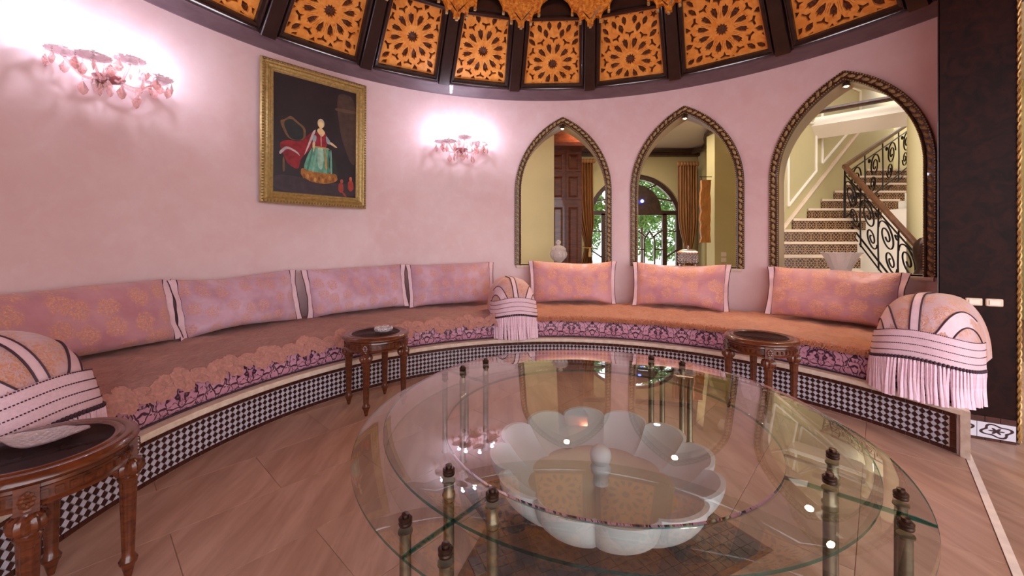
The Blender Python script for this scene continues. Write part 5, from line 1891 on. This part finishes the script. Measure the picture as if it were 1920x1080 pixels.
paint('painted_arm', [(0.63, 0.48), (0.66, 0.47), (0.74, 0.445), (0.75, 0.455), (0.67, 0.495)], (226, 196, 150), 5, 0.1)
paint('painted_neck', [(0.51, 0.60), (0.56, 0.60), (0.60, 0.565), (0.55, 0.52), (0.49, 0.57)], (232, 204, 150), 5, 0.1)
paint('painted_hair', blob(0.542, 0.645, 0.042, 0.042), (206, 196, 160), 5, 0.15)
paint('painted_face', blob(0.540, 0.632, 0.028, 0.034), (238, 212, 156), 6, 0.08)
for fx, c_ in ((0.41, (70, 128, 108)), (0.46, (128, 184, 160)), (0.60, (66, 120, 104)), (0.63, (112, 168, 146))):
    paint('painted_fold', [(fx + 0.03, 0.42), (fx + 0.045, 0.42), (fx + 0.02 + (fx - 0.52) * 0.35, 0.2), (fx - 0.01 + (fx - 0.52) * 0.35, 0.2)], c_, 5)
paint('painted_sash', [(0.46, 0.435), (0.63, 0.435), (0.66, 0.42), (0.62, 0.425), (0.47, 0.42)], (190, 150, 84), 6)
paint('painted_bow', [(0.535, 0.55), (0.548, 0.55), (0.552, 0.44), (0.54, 0.44)], (210, 160, 150), 6)
paint('painted_tassel', [(0.585, 0.42), (0.60, 0.42), (0.625, 0.24), (0.60, 0.23)], (190, 150, 76), 6)
for i in range(9):
    paint('painted_lace', blob(0.34 + i * 0.045, 0.155 + 0.012 * sin(i * 2.0) - 0.02 * sin(pi * i / 8), 0.017, 0.022, 8), (196, 142, 66) if i % 2 else (132, 82, 34), 5)
paint('painted_chair_leg', [(0.10, 0.30), (0.12, 0.30), (0.13, 0.18), (0.10, 0.17)], (104, 78, 48), 1)
paint('painted_cherub', blob(0.80, 0.085, 0.035, 0.05, 12, 0, 0.2), (156, 62, 46), 4)
paint('painted_cherub', blob(0.81, 0.145, 0.02, 0.02, 10), (176, 92, 70), 5)
paint('painted_cherub', blob(0.93, 0.11, 0.04, 0.055, 12, 0, 0.2), (160, 56, 44), 4)
paint('painted_cherub', blob(0.93, 0.175, 0.02, 0.022, 10), (180, 92, 70), 5)
paint('painted_cherub', [(0.80, 0.06), (0.86, 0.03), (0.88, 0.0), (0.84, 0.01)], (150, 60, 46), 4)

# ------------------------------------------------------------------ crystal wall sconces
dm = MB()
# pendalogue: flat kite-shaped drop, faceted
dm.add([(0, 0, 0), (-0.019, 0, -0.032), (0.019, 0, -0.032), (-0.012, 0, -0.05), (0.012, 0, -0.05), (0, 0, -0.06), (0, 0.008, -0.034), (0, -0.008, -0.034)],
       [(0, 1, 6), (0, 6, 2), (1, 3, 6), (3, 5, 6), (5, 4, 6), (4, 2, 6), (0, 7, 1), (0, 2, 7), (1, 7, 3), (3, 7, 5), (5, 7, 4), (4, 7, 2)])
dm.v = [(x * 1.5, y * 1.4, z * 1.5) for x, y, z in dm.v]
drop_me = dm.mesh('crystal_drop', M['pink_glass'])
ck = MB()
ck.sphere((0, 0, 0.010), 0.006, 6, 5); ck.sphere((0, 0, 0.024), 0.006, 6, 5)
chain_me = ck.mesh('bead_chain', M['clear_crystal'], 60)
def sconce(ph, z, label, energy):
    # local: y towards the room, x along the wall
    t = thing('wall_sconce', P(ph, 3.495, z), label, 'wall lamp', 'crystal wall sconces', pi - rad(ph))
    mb = MB()
    mb.lathe([(0.0, -0.055), (0.012, -0.05), (0.02, -0.04), (0.06, -0.028), (0.085, -0.005), (0.088, 0.004), (0.07, 0.006), (0.02, 0.012), (0.016, 0.05), (0.022, 0.06), (0.014, 0.075), (0.014, 0.13), (0.02, 0.14), (0.0, 0.15)], 24, (0, 0.10, 0))
    mb.build('center_bowl', M['sconce_plate'], t, smooth=35, local=True)
    mb = MB(); mb.lathe([(0.0, 0.0), (0.05, 0.0), (0.05, 0.012), (0.03, 0.02), (0.0, 0.022)], 20)
    mb.v = [(x, zz, y) for x, y, zz in mb.v]
    mb.tube([(0, 0.01, 0), (0, 0.10, 0)], 0.012, 8)
    mb.build('back_plate', M['silver'], t, smooth=40, local=True)
    arms = [(-78, 0.25, 0.05), (-42, 0.27, 0.02), (0, 0.22, 0.075), (42, 0.27, 0.02), (78, 0.25, 0.05)]
    hang = []
    for ang, L, hz in arms:
        a = rad(ang)
        dx, dy = sin(a), cos(a)
        if abs(ang) > 70: dy = 0.12
        pts = []
        for i in range(17):
            q = i / 16
            rr_ = 0.05 + (L - 0.05) * q
            zz = -0.01 - 0.05 * sin(q * pi) * (1 - 0.2 * q) + hz * q ** 2
            pts.append((dx * rr_, 0.10 + dy * rr_, zz))
        ar = MB(); ar.tube(pts, 0.009, 8); ao = ar.build('glass_arm', M['pink_glass'], t, smooth=60, local=True)
        ex, ey, ez = pts[-1]
        d = MB()
        d.lathe([(0.0, 0.0), (0.012, 0.0), (0.016, 0.010), (0.05, 0.014), (0.082, 0.028), (0.088, 0.038), (0.082, 0.038), (0.05, 0.026), (0.02, 0.024), (0.0, 0.026)], 28, (ex, ey, ez), 0, lambda j, a_, r, z_: 1 + 0.06 * cos(a_ * 14) * (r > 0.03))
        d.build('drip_dish', M['dish_crystal'], t, smooth=30, local=True)
        d = MB(); d.lathe([(0.0, 0.026), (0.011, 0.026), (0.011, 0.075), (0.0, 0.075)], 12, (ex, ey, ez)); d.build('candle_sleeve', M['stone_white'], t, smooth=40, local=True)
        d = MB(); d.lathe([(0.0, 0.075), (0.009, 0.076), (0.015, 0.09), (0.014, 0.103), (0.007, 0.122), (0.0, 0.135)], 14, (ex, ey, ez)); d.build('bulb', M['bulb'], t, smooth=60, local=True)
        ld = bpy.data.lights.new('sconce_light', 'POINT')
        ld.energy = energy; ld.color = (0.80, 0.81, 1.0); ld.shadow_soft_size = 0.02
        lo = bpy.data.objects.new('sconce_light', ld); COL.objects.link(lo); lo.parent = t; lo.location = (ex, ey, ez + 0.145)
        for k_ in range(5):
            b = 2 * pi * k_ / 5 + 0.4 + a
            hang.append((ex + 0.083 * cos(b), ey + 0.083 * sin(b), ez + 0.008, 1.0))
        hang.append((pts[8][0], pts[8][1], pts[8][2] - 0.03, 1.1))
    for k_ in range(6):
        b = 2 * pi * k_ / 6
        hang.append((0.08 * cos(b), 0.10 + 0.08 * sin(b), -0.03, 0.9))
    hang.append((0, 0.20, 0.08, 1.0))
    for i, (x, y, zz, sc) in enumerate(hang):
        if y < 0.02: y = 0.02
        c = bpy.data.objects.new('bead_chain', chain_me); COL.objects.link(c); c.parent = t; c.location = (x, y, zz - 0.006)
        o = bpy.data.objects.new('crystal_drop', drop_me); COL.objects.link(o); o.parent = t
        o.location = (x, y, zz - 0.002); o.scale = (sc, sc, sc)
        o.rotation_euler = (0, 0, i * 1.3)
    # upright scroll over the middle
    mb = MB()
    mb.tube([(0.028 * cos(q), 0.10, 0.19 + 0.05 * sin(q)) for q in [2 * pi * i / 24 for i in range(24)]], 0.008, 8, closed=True)
    mb.tube([(0, 0.10, 0.13), (0, 0.10, 0.145)], 0.01, 8)
    mb.build('crystal_loop', M['pink_glass'], t, smooth=60, local=True)
    return t
sconce(-71.9, 2.37, 'pink crystal wall sconce next to the gilt-framed portrait, above two wide cushions', 2.7)
sconce(-17.6, 2.385, 'pink crystal wall sconce between the portrait and the first arch', 2.7)

# ------------------------------------------------------------------ crystal on the arch sills
p = P(3.7, 3.60, 0.9255)
t = thing('crystal_jar', p, 'lidded cut crystal jar on the arch sill', 'jar')
fac = lambda j, a, r, z: 1 + 0.035 * cos(a * 16)
mb = MB(); mb.lathe([(0.0, 0.0), (0.05, 0.0), (0.055, 0.012), (0.035, 0.03), (0.07, 0.06), (0.108, 0.11), (0.115, 0.15), (0.095, 0.19), (0.09, 0.2), (0.082, 0.196), (0.1, 0.15), (0.09, 0.1), (0.05, 0.06), (0.0, 0.055)], 48, p, 0, fac); mb.build('jar_body', M['clear_crystal'], t, smooth=20)
mb = MB(); mb.lathe([(0.096, 0.2), (0.1, 0.206), (0.09, 0.225), (0.06, 0.25), (0.025, 0.262), (0.018, 0.272), (0.03, 0.29), (0.034, 0.305), (0.024, 0.322), (0.008, 0.332), (0.0, 0.333)], 48, p, 0, fac); mb.build('lid', M['clear_crystal'], t, smooth=20)
p = P(29.4, 3.60, 0.9255)
t = thing('casket', p, 'silver and crystal lidded casket with woven sides on the arch sill', 'casket', None)
a_ = -rad(29.4)
def loc2(x, y, z): return (p[0] + x * cos(a_) - y * sin(a_), p[1] + x * sin(a_) + y * cos(a_), p[2] + z)
mb = MB()
for i in range(4):
    sx, sy = (1, 1, -1, -1)[i], (1, -1, -1, 1)[i]
    mb2 = MB(); mb2.lathe([(0.0, 0.0), (0.014, 0.0), (0.02, 0.012), (0.012, 0.03), (0.02, 0.045), (0.0, 0.045)], 10, loc2(sx * 0.09, sy * 0.065, 0)); mb2.build('foot', M['silver'], t, smooth=50)
mb.box(loc2(0, 0, 0.108), (0.205, 0.15, 0.118), rz=a_); mb.build('casket_body', M['clear_crystal'], t)
wv = MB()
for i in range(13):
    x = -0.1 + 0.2 * i / 12
    for k_ in range(7):
        z = 0.055 + 0.105 * k_ / 6
        if (i + k_) % 2 == 0: wv.sphere(loc2(x, -0.077, z), 0.0125, 6, 5)
for i in range(8):
    y = -0.07 + 0.14 * i / 7
    for k_ in range(7):
        if (i + k_) % 2 == 0:
            for sx in (-1, 1): wv.sphere(loc2(sx * 0.104, y, 0.055 + 0.105 * k_ / 6), 0.0125, 6, 5)
wv.build('woven_sides', M['silver'], t, smooth=60)
mb = MB()
rows = []
for w_, d_, z_ in ((0.115, 0.087, 0.168), (0.118, 0.09, 0.176), (0.112, 0.084, 0.184), (0.08, 0.058, 0.205), (0.04, 0.03, 0.215), (0.018, 0.014, 0.218)):
    rows.append([loc2(w_ * sx, d_ * sy, z_) for sx, sy in ((-1, -1), (0, -1.06), (1, -1), (1.05, 0), (1, 1), (0, 1.06), (-1, 1), (-1.05, 0))])
mb.sweep(rows, closed_u=True); mb.add(rows[-1], [tuple(range(8))]); mb.add(rows[0], [tuple(range(8))])
mb.build('lid', M['silver'], t, smooth=30)
mb = MB(); mb.lathe([(0.0, 0.216), (0.01, 0.218), (0.008, 0.228), (0.016, 0.24), (0.012, 0.252), (0.0, 0.258)], 12, p); mb.build('lid_knob', M['silver'], t, smooth=60)
p = P(52.6, 3.60, 0.9255)
t = thing('crystal_bowl', p, 'flared cut crystal bowl on the arch sill before the staircase', 'bowl')
mb = MB(); mb.lathe([(0.0, 0.0), (0.075, 0.0), (0.078, 0.01), (0.085, 0.03), (0.11, 0.09), (0.14, 0.16), (0.16, 0.19), (0.154, 0.192), (0.132, 0.158), (0.1, 0.09), (0.07, 0.03), (0.0, 0.024)], 60, p, 0, lambda j, a, r, z: 1 + 0.03 * cos(a * 15) * (z > 0.05)); mb.build('bowl_body', M['clear_crystal'], t, smooth=22)
mb = MB()
for i in range(15):
    a = 2 * pi * i / 15
    mb.sphere((p[0] + 0.157 * cos(a), p[1] + 0.157 * sin(a), p[2] + 0.19), 0.014, 6, 5, sc=(1, 1, 0.7))
mb.build('scalloped_rim', M['clear_crystal'], t, smooth=60)
